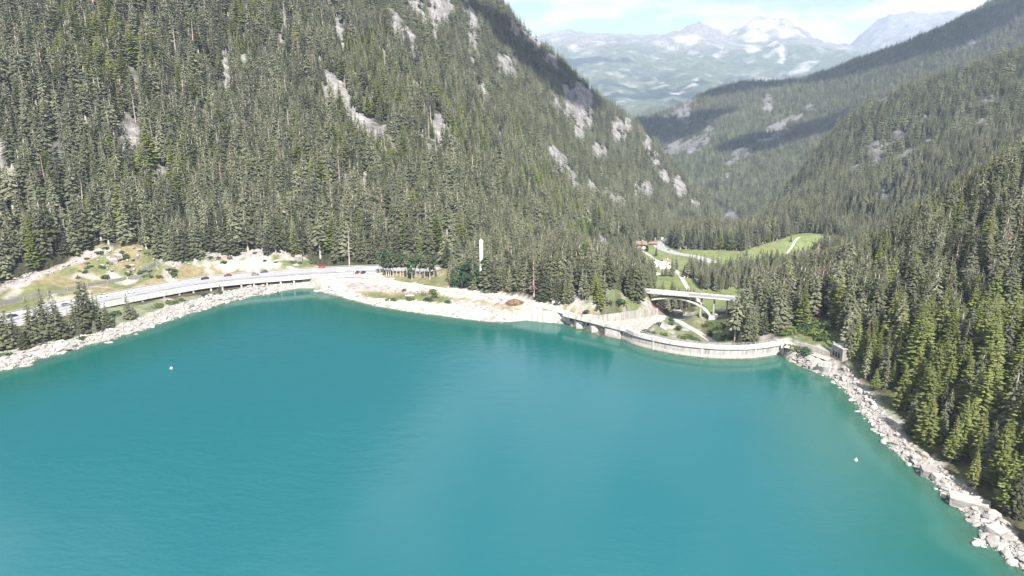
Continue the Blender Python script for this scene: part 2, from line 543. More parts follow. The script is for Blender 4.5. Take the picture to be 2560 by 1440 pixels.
C += [P(*q) for q in [
    # gorge, mound behind the dam, right bank
    (1610, 775, -5), (1560, 800, -5), (1620, 800, -9), (1645, 790, -13), (1612, 820, -4), (1640, 818, -3), (1665, 828, -5), (1690, 838, -8), (1730, 850, -12),
    (1690, 815, -16), (1748, 832, -17.5), (1722, 818, -19.5), (1700, 803, -21), (1660, 785, -20), (1720, 790, -23), (1748, 803, -17), (1830, 790, -10), (1800, 815, -10), (1770, 820, -15), (1800, 855, -14),
    (1850, 830, -4), (1890, 838, 1), (1925, 848, 5), (1960, 853, 6.2), (1900, 800, 3), (1880, 775, 0), (1990, 862, 6.5), (2030, 872, 6), (2060, 885, 6),
    # valley floor and meadow hill
    (1690, 715, -40), (1640, 700, -41), (1790, 712, -42), (1640, 650, -49), (1690, 655, -46), (1600, 622, -50), (1660, 612, -50), (1580, 612, -50), (1720, 628, -49), (1850, 632, -47),
    (1900, 640, -49), (2000, 590, -36), (2060, 598, -38), (1920, 612, -43), (1990, 650, -50), (1840, 725, -44), (2100, 640, -50), (1740, 740, -36), (1650, 735, -35), (1800, 590, -58), (1700, 590, -56),
    (1960, 590, -40), (2100, 610, -42),
]]
C += [PD(*q) for q in [
    (1783, 792, 438), (1819, 780, 436), (1755, 783, 441), (1790, 800, 425), (1631, 750, 456), (1612, 742, 455), (1850, 768, 432), (1730, 796, 428),
    # ridge of the right bank
    (2800, 330, 420), (2560, 450, 410), (2400, 540, 420), (2300, 600, 430), (2150, 690, 430), (2050, 708, 432), (1950, 752, 425), (1890, 790, 420),
]]
C += [Vector(q) for q in [
    (165, 165, 9), (165, 230, 9), (168, 290, 10), (190, 200, 22), (195, 280, 24), (225, 330, 38), (230, 250, 42), (262, 200, 62), (270, 300, 58), (300, 250, 80), (330, 330, 88), (380, 240, 118), (420, 330, 125), (420, 160, 125),
    (210, 150, 34), (260, 130, 60), (180, 340, 14), (190, 375, 12), (215, 390, 20),
    (300, 520, 12), (390, 540, 45), (260, 560, -22), (210, 520, -28), (330, 640, -34), (430, 640, 5), (520, 500, 100), (240, 640, -44), (300, 720, -52), (430, 760, -42), (520, 860, -15), (300, 940, -62), (420, 960, -50), (180, 960, -66), (40, 960, -40), (60, 820, -46),
    (-60, 900, 60), (-200, 700, 120), (-420, 700, 160),
]]
base_h = Spline(C, 1e-8)

GX0, GX1, GY0, GY1, GS = -430.0, 560.0, 20.0, 980.0, 2.5
gx = np.arange(GX0, GX1 + 0.1, GS); gy = np.arange(GY0, GY1 + 0.1, GS)
X, Y = np.meshgrid(gx, gy)
Z = base_h(X, Y)
sd, snx, sny = poly_dist(X, Y, LAKE)
ddam, _, _ = line_dist(X, Y, DAMW)
rough = fbm(X / 14, Y / 14, 4, 3) - 0.5
fine = fbm(X / 5, Y / 5, 3, 9) - 0.5
Z = Z + rough * 1.6 * sstep(5, 30, sd) + fine * 0.7 * sstep(2, 12, sd)
steep = sstep(112, 120, X) * sstep(283, 290, Y)      # firm rock at the dam's end
bank = (0.32 + 0.5 * steep) * np.maximum(sd, 0) + fine * 0.8 * sstep(0, 3, sd)
w = sstep(1.0, 15.0 - 6.5 * steep, sd)
Zo = bank * (1 - w) + np.maximum(Z, np.where((ddam < 70) | (sd > 28) | ((X > 55) & (Y > 340)), -99, 0.6)) * w
dmid, _, _ = line_dist(X, Y, DAMW[3:-1])
behind = (sd > 0) & (dmid < 19) & (X < DAMW[-1].x - 2.0) & (X > DAMW[3].x - 1)
Zo = np.where(behind, np.minimum(Zo, -3.0 - 0.25 * dmid), Zo)
Zi = -np.minimum(9.0, 0.16 * np.abs(sd) + 0.02 * sd * sd) - 0.1 + fine * 0.7
Z = np.where(sd > 0, Zo, Zi)


def carve(Z, line, hl, hr, drop, blend):
    "cut the ground flat under a road: hl/hr half widths left/right of travel"
    d, hz, side = line_dist(X, Y, line)
    half = np.where(side > 0, hl, hr)
    k = 1 - sstep(half, half + blend, d)
    k = np.where(sd > 0, k, 0)
    return Z * (1 - k) + (hz - drop) * k


kB = min(range(len(HIGHWAY)), key=lambda k: (HIGHWAY[k] - Vector((-46, 455, 6))).length)
kC = min(range(len(HIGHWAY)), key=lambda k: (HIGHWAY[k] - P(1612, 727.6, -2)).length)
Z = carve(Z, HIGHWAY[:kB + 1], 15.5, 8.0, 0.35, 5.0)
Z = carve(Z, HIGHWAY[kB:kC], 6.5, 6.5, 0.35, 5.0)
Z = carve(Z, GRAVEL, 3.5, 3.5, 0.15, 4.0)
LAYBY = [P(800, 696, 6.35), P(840, 690, 6.35), P(900, 690, 6.35), P(955, 694, 6.35)]
Z = carve(Z, smooth_line(LAYBY), 6, 6, 0.2, 3.0)
Z = carve(Z, ACCESS, 3, 3, 0.2, 4.0)

# the spillway chute is cut into the rock
LA = [PD(1456, 795, 362), PD(1478, 797, 366), PD(1500, 806, 372), PD(1560, 800, 385), PD(1620, 792, 400), PD(1645, 786, 408), PD(1666, 790, 412)]
LB = [PD(1540, 834, 353), PD(1554, 833, 356), PD(1588, 838, 359), PD(1610, 832, 366), PD(1624, 818, 380), PD(1642, 806, 395), PD(1662, 800, 405)]
ch_h = Spline(LA + LB, 1e-6)
cd_, _, _ = poly_dist(X, Y, LA + LB[::-1])
Z = np.where(cd_ < 1.6, np.minimum(Z, ch_h(X, Y) - 0.7), Z)

SLIPWAY = [P(2046, 907, 5.0), P(2079, 913, 5.0), P(2066, 940, -0.6), P(2034, 924, -0.6)]
sl_h = Spline(SLIPWAY, 1e-6); sl_, _, _ = poly_dist(X, Y, SLIPWAY)
Z = np.where(sl_ < 1.2, np.minimum(Z, sl_h(X, Y) - 0.2), Z)


def ground_z(x, y):
    fx = min(max((x - GX0) / GS, 0), len(gx) - 1.001); fy = min(max((y - GY0) / GS, 0), len(gy) - 1.001)
    i, j = int(fx), int(fy); a, b = fx - i, fy - j
    return float((Z[j, i] * (1 - a) + Z[j, i + 1] * a) * (1 - b) + (Z[j + 1, i] * (1 - a) + Z[j + 1, i + 1] * a) * b)


def ground_zv(x, y):
    fx = np.clip((x - GX0) / GS, 0, len(gx) - 1.001); fy = np.clip((y - GY0) / GS, 0, len(gy) - 1.001)
    i = fx.astype(int); j = fy.astype(int); a = fx - i; b = fy - j
    return (Z[j, i] * (1 - a) + Z[j, i + 1] * a) * (1 - b) + (Z[j + 1, i] * (1 - a) + Z[j + 1, i + 1] * a) * b


for ln in (LANE, VALLEY_ROAD, HILL_TRACK):
    for q in ln: q.z = float(base_h([q.x], [q.y])[0])
Z = carve(Z, LANE, 2.5, 2.5, 0.1, 4.0)
Z = carve(Z, VALLEY_ROAD, 7.5, 7.5, 0.15, 5.0)
Z = carve(Z, HILL_TRACK, 2, 2, 0.1, 3.0)

Z = carve(Z, smooth_line([P(1962, 866, 5.5), P(1985, 871, 5.5), P(2012, 879, 5.5), P(2045, 889, 5.4), P(2072, 899, 5.3)], 2.0), 2.6, 2.6, 0.1, 2.5)

# what covers the ground where (real surface colours)
U, V = project(X, Y, Z)
ju = (fbm(X / 9, Y / 9, 3, 21) - 0.5) * 26; jv = (fbm(X / 9, Y / 9, 3, 22) - 0.5) * 12
Uj, Vj = U + ju, V + jv
COLR = dict(forest=(0.085, 0.075, 0.05), dry=(0.235, 0.205, 0.115), green=(0.125, 0.16, 0.062), meadow=(0.20, 0.24, 0.095), rock=(0.40, 0.375, 0.345),
            gravel=(0.46, 0.43, 0.385), sand=(0.52, 0.475, 0.42), red=(0.34, 0.20, 0.14), silt=(0.20, 0.21, 0.15), scree=(0.36, 0.325, 0.305))
tint = np.empty(X.shape + (3,)); tint[:] = COLR["forest"]


def paint(mask, c, f=1.0):
    f = np.broadcast_to(np.asarray(f, float), mask.shape)[mask][:, None]
    tint[mask] = tint[mask] * (1 - f) + np.array(COLR[c]) * f


n1 = fbm(X / 18, Y / 18, 4, 41); n2 = fbm(X / 7, Y / 7, 3, 47)
LEFT_MEADOW = [(-500, 900), (-200, 790), (0, 712), (110, 675), (170, 650), (200, 628), (250, 610), (340, 608), (400, 640), (440, 652), (520, 625), (640, 625), (760, 630), (960, 655), (1110, 660),
               (1120, 690), (800, 690), (500, 715), (250, 760), (0, 800), (-500, 930)]
m = inside(Uj, Vj, LEFT_MEADOW); paint(m, "dry"); paint(m & (n1 > 0.56), "green", 0.65); paint(m & (n2 > 0.66), "rock", 0.8)
m = inside(Uj, Vj, [(-60, 740), (60, 690), (170, 655), (260, 612), (270, 630), (150, 672), (60, 712), (-60, 760)]); paint(m, "scree")
m = inside(Uj, Vj, [(390, 655), (480, 628), (560, 622), (660, 622), (700, 640), (600, 648), (520, 645), (440, 668)]); paint(m, "rock", 0.9)
m = inside(Uj, Vj, [(520, 655), (700, 650), (740, 665), (560, 682)]); paint(m, "sand", 0.8)
m = inside(Uj, Vj, [(700, 640), (960, 650), (960, 662), (700, 664)]); paint(m, "green", 0.9)
m = inside(Uj, Vj, [(425, 615), (520, 600), (700, 600), (830, 635), (960, 645), (960, 662), (700, 650), (520, 650), (440, 668)]) & (Y < 520); paint(m, "scree", 0.9); paint(m & (n2 > 0.56), "green", 0.9); paint(m & (n1 > 0.57), "rock", 0.9)
# between road and water on the left
BANK_LEFT = [(-500, 1000), (0, 840), (300, 770), (500, 735), (700, 705), (830, 696), (860, 720), (840, 740), (700, 735), (500, 785), (250, 865), (0, 940), (-500, 1100)]
m = inside(Uj, Vj, BANK_LEFT); paint(m, "rock"); paint(m & (n1 > 0.56) & (sd > 9), "green", 0.7)
m = inside(Uj, Vj, [(150, 800), (330, 760), (400, 770), (300, 815), (150, 850)]); paint(m, "green", 0.7)
# the spit with its banks
SPIT = [(790, 690), (960, 690), (1110, 715), (1240, 728), (1450, 775), (1440, 800), (1280, 815), (1130, 805), (900, 770), (800, 740)]
m = inside(U, V, SPIT); paint(m, "sand")
m = inside(Uj, Vj, [(840, 703), (960, 712), (1090, 728), (1110, 738), (1000, 736), (880, 722)]); paint(m, "scree")
m = inside(Uj, Vj, [(950, 718), (1000, 722), (1090, 732), (1080, 742), (990, 736)]); paint(m, "red", 0.45)
m = inside(Uj, Vj, [(870, 724), (960, 730), (1110, 740), (1150, 745), (1120, 757), (1000, 750), (930, 746), (890, 735)]); paint(m, "dry"); paint(m & (n1 > 0.47), "green", 0.8)
m = inside(Uj, Vj, [(1120, 738), (1240, 756), (1330, 770), (1420, 782), (1280, 780), (1180, 762)]); paint(m, "dry", 0.8)
m = inside(Uj, Vj, [(1110, 745), (1180, 755), (1290, 782), (1280, 792), (1180, 778)]); paint(m, "rock", 0.8)
m = inside(Uj, Vj, [(930, 684), (1110, 690), (1118, 722), (1040, 712)]); paint(m, "dry"); paint(m & (n2 > 0.5), "green", 0.6)
m = inside(U, V, [(800, 684), (950, 684), (960, 702), (850, 702), (795, 700)]); paint(m, "sand")
m = inside(Uj, Vj, [(1385, 752), (1440, 765), (1500, 775), (1540, 770), (1560, 740), (1610, 760), (1640, 790), (1500, 800), (1440, 785)]); paint(m, "dry"); paint(m & (n2 > 0.48), "rock", 0.9)
m = inside(Uj, Vj, [(1540, 735), (1600, 742), (1645, 795), (1520, 795)]); paint(m, "rock"); paint(m & (n1 > 0.55), "green", 0.6)
m = inside(Uj, Vj, [(1606, 745), (1640, 755), (1665, 790), (1625, 772)]); paint(m, "red", 0.8)
m = (ddam < 115) & (Y < 445) & (X < 100) & inside(Uj, Vj, [(1395, 742), (1560, 700), (1660, 715), (1665, 800), (1425, 802)]) & (sd > 3)
paint(m, "dry"); paint(m & (n2 > 0.52), "rock", 0.9); paint(m & (n1 > 0.56), "green", 0.8)
m = m & inside(Uj, Vj, [(1540, 720), (1610, 735), (1650, 798), (1520, 798)]); paint(m & (n1 < 0.58), "rock", 0.95)
# mound and gorge behind the dam
m = (ddam < 150) & inside(Uj, Vj, [(1600, 840), (1620, 800), (1700, 780), (1790, 780), (1830, 790), (1830, 880), (1600, 880)]); paint(m, "rock"); paint(m & (n2 > 0.47), "green", 0.8); paint(m & (n1 > 0.6), "dry", 0.6)
m = inside(Uj, Vj, [(1770, 790), (1850, 790), (1850, 850), (1800, 860), (1760, 830)]); paint(m, "green", 0.85)
# valley meadows
MEADOW = [(1585, 612), (1680, 592), (1720, 618), (1850, 628), (1960, 596), (2000, 578), (2090, 590), (2110, 660), (1960, 665), (1900, 700), (1860, 745), (1740, 790), (1640, 760), (1615, 700)]
m = (Y > 520) & inside(U, V, MEADOW); paint(m, "meadow"); paint(m & (n1 > 0.6), "dry", 0.35); paint(m & (n1 < 0.36), "green", 0.5)
m = (Y > 433) & (Y < 560) & inside(U, V, [(1728, 735), (1865, 735), (1858, 778), (1800, 772), (1768, 786), (1742, 792)]); paint(m, 'meadow')
# right abutment, shore strips, lake bed
m = inside(Uj, Vj, [(1880, 835), (1960, 845), (2040, 855), (2100, 885), (2090, 930), (2000, 910), (1950, 880)]); paint(m, "rock"); paint(m & (n2 > 0.6), "red", 0.4)
m = inside(Uj, Vj, [(1950, 840), (2010, 805), (2100, 795), (2120, 850), (2100, 880), (2030, 862)]); paint(m, "green", 0.9); paint(m & (n2 > 0.6), "dry", 0.6)
m = (X > 100) & (sd > 0) & (sd < 6 + 6 * (n1 - 0.3)) & (Y < 330); paint(m, "rock")
m = (X > 100) & (sd > 6) & (sd < 22) & (Y < 330) & (n2 > 0.48); paint(m, "green", 0.5)
m = (sd > -1.0) & (sd < 3.5) & (ddam > 6); paint(m, "rock", 0.7)
paint(sd <= -0.3, "silt")
paint((sd <= -0.3) & (n2 > 0.5), "rock", 0.5)

near_keep = (Z > -75)
terrain = link("ground", grid_mesh("ground", X, Y, Z, "ground", tint, near_keep), kind="structure")

# ------------------------------------------------------------------ water
wgx = np.arange(-520, 165, 3.0); wgy = np.arange(-200, 470, 3.0)
WX, WY = np.meshgrid(wgx, wgy)
wd, wnx, wny = poly_dist(WX, WY, LAKE)
keep = wd < 0.8
pull = (wd > 0.8) & (wd < 8)
k = np.where(pull, (wd - 0.8) / np.maximum(wd, 1e-6), 0)
WX2 = WX + (wnx - WX) * k; WY2 = WY + (wny - WY) * k
deep = np.clip(-wd, 0, 60)
m = bpy.data.materials.new("lake_water"); m.use_nodes = True
n, l = m.node_tree.nodes, m.node_tree.links
b = n["Principled BSDF"]
b.inputs["Roughness"].default_value = 0.14
b.inputs["IOR"].default_value = 1.333
b.inputs["Specular IOR Level"].default_value = 0.5
at = n.new("ShaderNodeAttribute"); at.attribute_name = "offshore"
rp = n.new("ShaderNodeValToRGB")
rp.color_ramp.elements[0].position = 0.0; rp.color_ramp.elements[0].color = (0.045, 0.120, 0.090, 1)
rp.color_ramp.elements[1].position = 1.0; rp.color_ramp.elements[1].color = (0.008, 0.088, 0.106, 1)
e = rp.color_ramp.elements.new(0.25); e.color = (0.005, 0.076, 0.064, 1)  # darker green near the shore: tree reflections painted into the base colour
mr = n.new("ShaderNodeMapRange"); mr.inputs["From Max"].default_value = 60
l.new(at.outputs["Fac"], mr.inputs["Value"]); l.new(mr.outputs["Result"], rp.inputs["Fac"])
l.new(rp.outputs["Color"], b.inputs["Base Color"])
al = n.new("ShaderNodeValToRGB")
al.color_ramp.elements[0].position = 0.0; al.color_ramp.elements[0].color = (0.25, 0.25, 0.25, 1)
al.color_ramp.elements[1].position = 0.17; al.color_ramp.elements[1].color = (1, 1, 1, 1)
e = al.color_ramp.elements.new(0.07); e.color = (0.72, 0.72, 0.72, 1)
l.new(mr.outputs["Result"], al.inputs["Fac"])
# shallow water lets the stones show through, tinted
out = n["Material Output"]
tb = n.new("ShaderNodeBsdfTransparent"); tb.inputs["Color"].default_value = (0.62, 0.80, 0.74, 1)
ms = n.new("ShaderNodeMixShader")
l.new(al.outputs["Color"], ms.inputs[0]); l.new(tb.outputs[0], ms.inputs[1]); l.new(b.outputs[0], ms.inputs[2])
l.new(ms.outputs[0], out.inputs["Surface"])
tc = n.new("ShaderNodeTexCoord")
mp = n.new("ShaderNodeMapping"); mp.inputs["Rotation"].default_value = (0, 0, 0.5); mp.inputs["Scale"].default_value = (0.55, 1.25, 1)
l.new(tc.outputs["Object"], mp.inputs["Vector"])
nz = n.new("ShaderNodeTexNoise"); nz.inputs["Scale"].default_value = 0.55; nz.inputs["Detail"].default_value = 4; nz.inputs["Roughness"].default_value = 0.6
l.new(mp.outputs["Vector"], nz.inputs["Vector"])
# gusts: patches of rougher and calmer water
ng = n.new("ShaderNodeTexNoise"); ng.inputs["Scale"].default_value = 0.012; ng.inputs["Detail"].default_value = 3
l.new(tc.outputs["Object"], ng.inputs["Vector"])
gr = n.new("ShaderNodeMapRange"); gr.inputs["From Min"].default_value = 0.35; gr.inputs["From Max"].default_value = 0.65; gr.inputs["To Min"].default_value = 0.12; gr.inputs["To Max"].default_value = 0.5
l.new(ng.outputs["Fac"], gr.inputs["Value"])
nz2 = n.new("ShaderNodeTexNoise"); nz2.inputs["Scale"].default_value = 0.16; nz2.inputs["Detail"].default_value = 3
l.new(mp.outputs["Vector"], nz2.inputs["Vector"])
wv = n.new("ShaderNodeMath"); wv.operation = 'MULTIPLY_ADD'; wv.inputs[1].default_value = 1.8
l.new(nz2.outputs["Fac"], wv.inputs[0]); l.new(nz.outputs["Fac"], wv.inputs[2])
bp = n.new("ShaderNodeBump"); bp.inputs["Distance"].default_value = 0.24
sh = n.new("ShaderNodeMapRange"); sh.inputs["From Max"].default_value = 70; sh.inputs["To Min"].default_value = 0.22; sh.inputs["To Max"].default_value = 1.0
l.new(at.outputs["Fac"], sh.inputs["Value"])
sm = n.new("ShaderNodeMath"); sm.operation = 'MULTIPLY'
l.new(gr.outputs["Result"], sm.inputs[0]); l.new(sh.outputs["Result"], sm.inputs[1]); l.new(sm.outputs[0], bp.inputs["Strength"])
l.new(wv.outputs[0], bp.inputs["Height"]); l.new(bp.outputs["Normal"], b.inputs["Normal"])
MATS["lake_water"] = m
water = link("water", grid_mesh("water", WX2, WY2, np.zeros(WX.shape), "lake_water", None, None, {"offshore": deep}), kind="structure")
# keep only the cells of the lake
bmw = bmesh.new(); bmw.from_mesh(water.data)
kk = keep.ravel()
bmw.verts.ensure_lookup_table()
idx = np.arange(keep.size).reshape(keep.shape)
kill = [f for f in bmw.faces if not any(kk[v.index] for v in f.verts)]
bmesh.ops.delete(bmw, geom=kill, context='FACES')
bmw.to_mesh(water.data); bmw.free()

# ------------------------------------------------------------------ the mountains round the valley
LM = [PD(*q) for q in [
    (-500, 640, 420), (-500, 400, 470), (-500, 0, 590), (-500, -300, 700),
    (0, 690, 400), (0, 550, 440), (0, 400, 480), (0, 200, 540), (0, 0, 612), (0, -250, 720),
    (200, 600, 445), (400, 620, 470), (400, 500, 505), (400, 400, 537), (400, 200, 612), (400, 0, 705), (400, -250, 850), (600, 600, 506), (600, 480, 552), (600, 300, 640), (600, 100, 740),
    (800, 630, 500), (800, 500, 560), (800, 400, 600), (800, 200, 720), (800, 0, 880), (800, -250, 1150),
    (960, 635, 500), (1100, 645, 496), (1100, 560, 545), (1100, 450, 610), (1100, 300, 750), (1100, 150, 930), (1100, 0, 1150), (1100, -150, 1420), (1190, -80, 1500),
    (1250, 600, 560), (1300, 560, 630), (1300, 450, 745), (1300, 300, 980), (1300, 150, 1280), (1245, 0, 1480), (1305, 78, 1500), (1370, 130, 1540),
    (1440, 208, 1600), (1440, 300, 1330), (1440, 400, 1090), (1440, 500, 890), (1440, 560, 780), (1400, 600, 680), (1500, 255, 1620),
    (1560, 295, 1650), (1560, 400, 1350), (1560, 500, 1080), (1560, 580, 850), (1610, 340, 1650),
    (1650, 392, 1650), (1650, 480, 1380), (1650, 560, 1060), (1700, 452, 1640), (1760, 500, 1600), (1760, 560, 1320), (1805, 548, 1500),
]]
def beyond(p, dy, dz, dx=0.0):
    return Vector((p.x * (1 + dy / p.y) + dx, p.y + dy, p.z - dz))
LM += [beyond(PD(*q), 380, 260) for q in [(1245, 0, 1480), (1305, 78, 1500), (1440, 208, 1600), (1560, 295, 1650), (1650, 392, 1650), (1760, 500, 1600)]]
LM += [beyond(PD(1190, -80, 1500), 380, 160), Vector((-250, 1500, 640)), Vector((-500, 1200, 620)), Vector((-900, 900, 560)), Vector((-200, 1900, 560)), Vector((-600, 480, 150))]
lm_h = Spline(LM, 1e-8)

FR = [PD(*q) for q in [
    (1480, 330, 2850), (1590, 303, 2800), (1700, 270, 2850), (1780, 232, 2900), (1850, 217, 2950), (1980, 205, 2900), (2130, 156, 2800), (2300, 104, 2750), (2460, 18, 2700), (2600, -70, 2700), (2900, -300, 2700),
    (1600, 360, 2600), (1640, 410, 2300), (1690, 480, 1950), (1760, 530, 1720), (1820, 556, 1560), (1900, 575, 1450),
    (1750, 320, 2600), (1800, 400, 2150), (1800, 300, 2500), (1950, 290, 2480), (2000, 300, 2420), (2000, 400, 1950), (2150, 250, 2450), (2200, 300, 2150), (2400, 150, 2430), (2400, 250, 2050), (2700, 100, 2200), (1880, 470, 1800),
]]
FR += [beyond(PD(*q), 500, 300) for q in [(1590, 303, 2800), (1700, 270, 2850), (1850, 217, 2950), (2130, 156, 2800), (2460, 18, 2700), (2900, -300, 2700)]]
fr_h = Spline(FR, 1e-8)

MR = [PD(*q) for q in [
    (1800, 600, 1000), (1870, 580, 1180), (1905, 560, 1230), (1957, 485, 1300), (2030, 405, 1350), (2115, 322, 1400), (2250, 252, 1400), (2400, 192, 1370), (2560, 142, 1330), (2800, 60, 1300), (3100, -60, 1250),
    (1850, 597, 930), (1920, 590, 915), (2000, 580, 905), (2080, 592, 880), (2000, 500, 1090), (2070, 500, 1040), (2120, 420, 1160), (2200, 400, 1130), (2300, 470, 880), (2300, 350, 1130), (2450, 300, 1090), (2560, 300, 1000), (2560, 410, 800), (2450, 410, 860), (2300, 540, 770), (2200, 590, 800), (2800, 260, 900), (2800, 340, 720),
]]
MR += [beyond(PD(*q), 260, 170) for q in [(1905, 560, 1230), (1957, 485, 1300), (2030, 405, 1350), (2115, 322, 1400), (2400, 192, 1370), (2800, 60, 1300), (3100, -60, 1250)]]
mr_h = Spline(MR, 1e-8)

ROCKS_LM = [  # bare patches: pixel centre, half sizes, lean
    (838, 208, 34, 30, 0.3), (856, 250, 14, 30, 0), (885, 275, 22, 16, 0.5), (912, 300, 22, 22, 0.6), (938, 326, 36, 22, 0.6), (962, 348, 16, 12, 0.5), (1105, 330, 20, 34, 0.3), (1130, 362, 18, 14, 0.5), (1152, 372, 10, 14, 0),
    (1062, 358, 24, 10, 0.5), (1440, 250, 52, 40, 0), (1455, 300, 26, 34, 0), (1270, 150, 28, 26, 0), (1400, 398, 26, 28, 0.4), (1436, 445, 10, 30, 0), (1392, 445, 8, 20, 0.2), (1500, 376, 20, 20, 0.2), (1545, 322, 22, 22, 0),
    (1570, 300, 14, 20, 0), (1530, 490, 30, 12, 0.6), (1480, 470, 10, 18, 0.3), (1620, 470, 14, 18, 0.2), (1660, 440, 14, 14, 0.3), (1700, 470, 18, 24, 0.3), (1735, 505, 16, 14, 0.5), (1590, 480, 8, 16, 0), (1395, 565, 22, 14, 0), (1365, 560, 6, 14, 0),
    (1500, 596, 20, 8, 0), (1620, 350, 12, 24, 0.2), (1640, 390, 10, 18, 0), (1180, 60, 12, 60, 0.25), (1100, 10, 60, 16, 0.1), (1050, 10, 30, 14, 0.1), (990, 60, 16, 30, 0.3), (965, 140, 14, 22, 0.3), (1030, 100, 10, 30, 0.3), (1060, 150, 16, 14, 0.4),
    (893, 190, 8, 24, 0.4), (925, 205, 8, 20, 0.3), (850, 75, 16, 26, 0.2), (1090, 60, 8, 18, 0), (1290, 70, 14, 20, 0.2), (1330, 95, 18, 16, 0.3), (1380, 150, 16, 14, 0.4), (570, 190, 16, 50, 0.2), (330, 350, 26, 50, 0.2), (400, 440, 12, 40, 0.1),
    (10, 390, 30, 36, 0.3), (335, 180, 10, 30, 0.2), (215, 300, 16, 50, 0.3), (510, 300, 12, 30, 0.2), (745, 560, 20, 40, 0.2), (1125, 625, 18, 40, 0.2), (700, 60, 10, 40, 0.2), (610, 150, 12, 20, 0.1),
    (150, 380, 14, 36, 0.1), (650, 420, 10, 24, 0.2), (910, 440, 10, 20, 0.2), (1250, 330, 8, 26, 0.2), (1180, 430, 8, 20, 0.2), (1040, 200, 8, 26, 0.2), (1210, 220, 10, 20, 0.3), (700, 330, 10, 22, 0.1), (480, 120, 10, 30, 0.1),
]
ROCKS_FR = [(1700, 290, 30, 26, 0), (1720, 262, 22, 14, -0.5), (1690, 375, 40, 26, -0.3), (1655, 390, 14, 20, 0), (1740, 360, 20, 20, -0.3), (1870, 370, 40, 10, -0.6), (1850, 395, 30, 10, -0.7), (1960, 310, 40, 12, -0.6), (1940, 340, 20, 14, -0.6), (1920, 260, 14, 24, 0), (2430, 112, 14, 12, 0), (1820, 440, 24, 8, -0.7), (1770, 330, 10, 30, -.2),
            (1800, 548, 12, 18, 0), (1835, 540, 12, 22, -0.2), (1900, 545, 36, 14, -0.4), (2022, 268, 14, 12, 0)]
ROCKS_MR = [(2210, 250, 20, 16, -.2), (2200, 370, 30, 20, -0.2), (2240, 345, 24, 16, 0), (2390, 180, 20, 10, 0), (2450, 312, 34, 12, -.2), (2310, 300, 14, 14, 0), (2380, 395, 18, 14, 0), (2300, 420, 26, 16, -0.2), (2260, 390, 26, 14, -0.3), (2215, 480, 26, 30, -0.4), (2190, 400, 20, 24, -0.2), (2480, 250, 22, 12, 0), (2140, 430, 14, 18, 0), (2330, 350, 14, 16, 0)]


BIG = {(838, 208), (856, 250), (885, 275), (912, 300), (938, 326), (962, 348), (1105, 330), (1130, 362), (1152, 372), (10, 390), (400, 440), (330, 350), (1180, 60), (990, 60), (1030, 100)}


def rock_mask(u, v, x, y, patches, seed, size=0.42):
    j1 = (fbm((u - v * .45) / 13, (v + u * .2) / 30, 4, seed) - 0.55) * 2.6; j2 = (fbm(u / 5, v / 14, 3, seed + 5) - 0.5) * 2.0
    f = np.full(u.shape, -9.0)
    for (cu, cv, ru, rv, s) in patches:
        if (cu, cv) in BIG: ru, rv = ru * 1.3, rv * 1.3
        if seed < 200:          # trees below a patch hide its lower part
            e_ = np.interp(cu, [0, 450, 900, 1150, 1350], [56, 50, 36, 26, 10]); cv, rv = cv + e_ * .45, rv + e_ * .5
        du = u - cu; dv = v - cv
        du = du - dv * s * 0.6
        dv = dv - du * s * 0.8
        q = 1 - np.sqrt((du / (ru * 1.0)) ** 2 + (dv / (rv * 1.1)) ** 2)
        f = np.maximum(f, q)
    return sstep(0.0, 0.1, f + (j1 + j2) * size)


HILLS = {}
FOOT_U = [-600, -200, 0, 100, 200, 255, 340, 400, 435, 500, 600, 700, 760, 820, 950, 1110, 1250, 1400, 1560, 1640, 3000]
FOOT_V = [860, 775, 703, 670, 632, 612, 612, 645, 660, 640, 638, 638, 648, 660, 662, 664, 630, 605, 592, 600, 600]


def hill(name, h, x0, x1, y0, y1, step, patches, seed, amp, zmin):
    hx = np.arange(x0, x1 + 1, step); hy = np.arange(y0, y1 + 1, step)
    HX, HY = np.meshgrid(hx, hy); rs_ = max(step, 7)
    HZ = h(HX, HY)
    HZ = HZ + (fbm(HX / rs_ / 14, HY / rs_ / 14, 4, seed) - 0.5) * amp + (ridged(HX / rs_ / 7, HY / rs_ / 7, 3, seed + 2) - 0.6) * amp * 0.45
    hu, hv = project(HX, HY, HZ)
    if name == 'mountain_slope':      # it dives under the near ground at its foot
        HZ = HZ - sstep(-10, 14, hv - np.interp(hu, FOOT_U, FOOT_V)) * np.where(hu < 1110, 42, 16)
    rk = rock_mask(hu, hv, HX, HY, patches, seed + 50)
    nn = fbm(HX / (step * 6), HY / (step * 6), 4, seed + 77); n3 = fbm(HX / (step * 1.6), HY / (step * 1.6), 3, seed + 78)
    t = np.empty(HX.shape + (3,)); t[:] = (0.075, 0.072, 0.046)
    g = sstep(0.5, 0.7, nn)[..., None]
    t = t * (1 - g) + np.array((0.095, 0.115, 0.05)) * g
    r2 = np.clip(rk, 0, 1)[..., None]
    c = np.array((0.38, 0.365, 0.35) if name == 'mountain_slope' else (0.25, 0.245, 0.25)) * (0.45 + 1.0 * n3[..., None])
    t = t * (1 - r2) + c * r2
    HZ = HZ + rk * (ridged(HX / (step * 2.2), HY / (step * 2.2), 3, seed + 9) - 0.5) * step * 1.7
    o = link(name, grid_mesh(name, HX, HY, HZ, "slope", t, HZ > zmin, smooth=True), kind="structure")
    HILLS[name] = (hx, hy, HZ, rk)
    return o


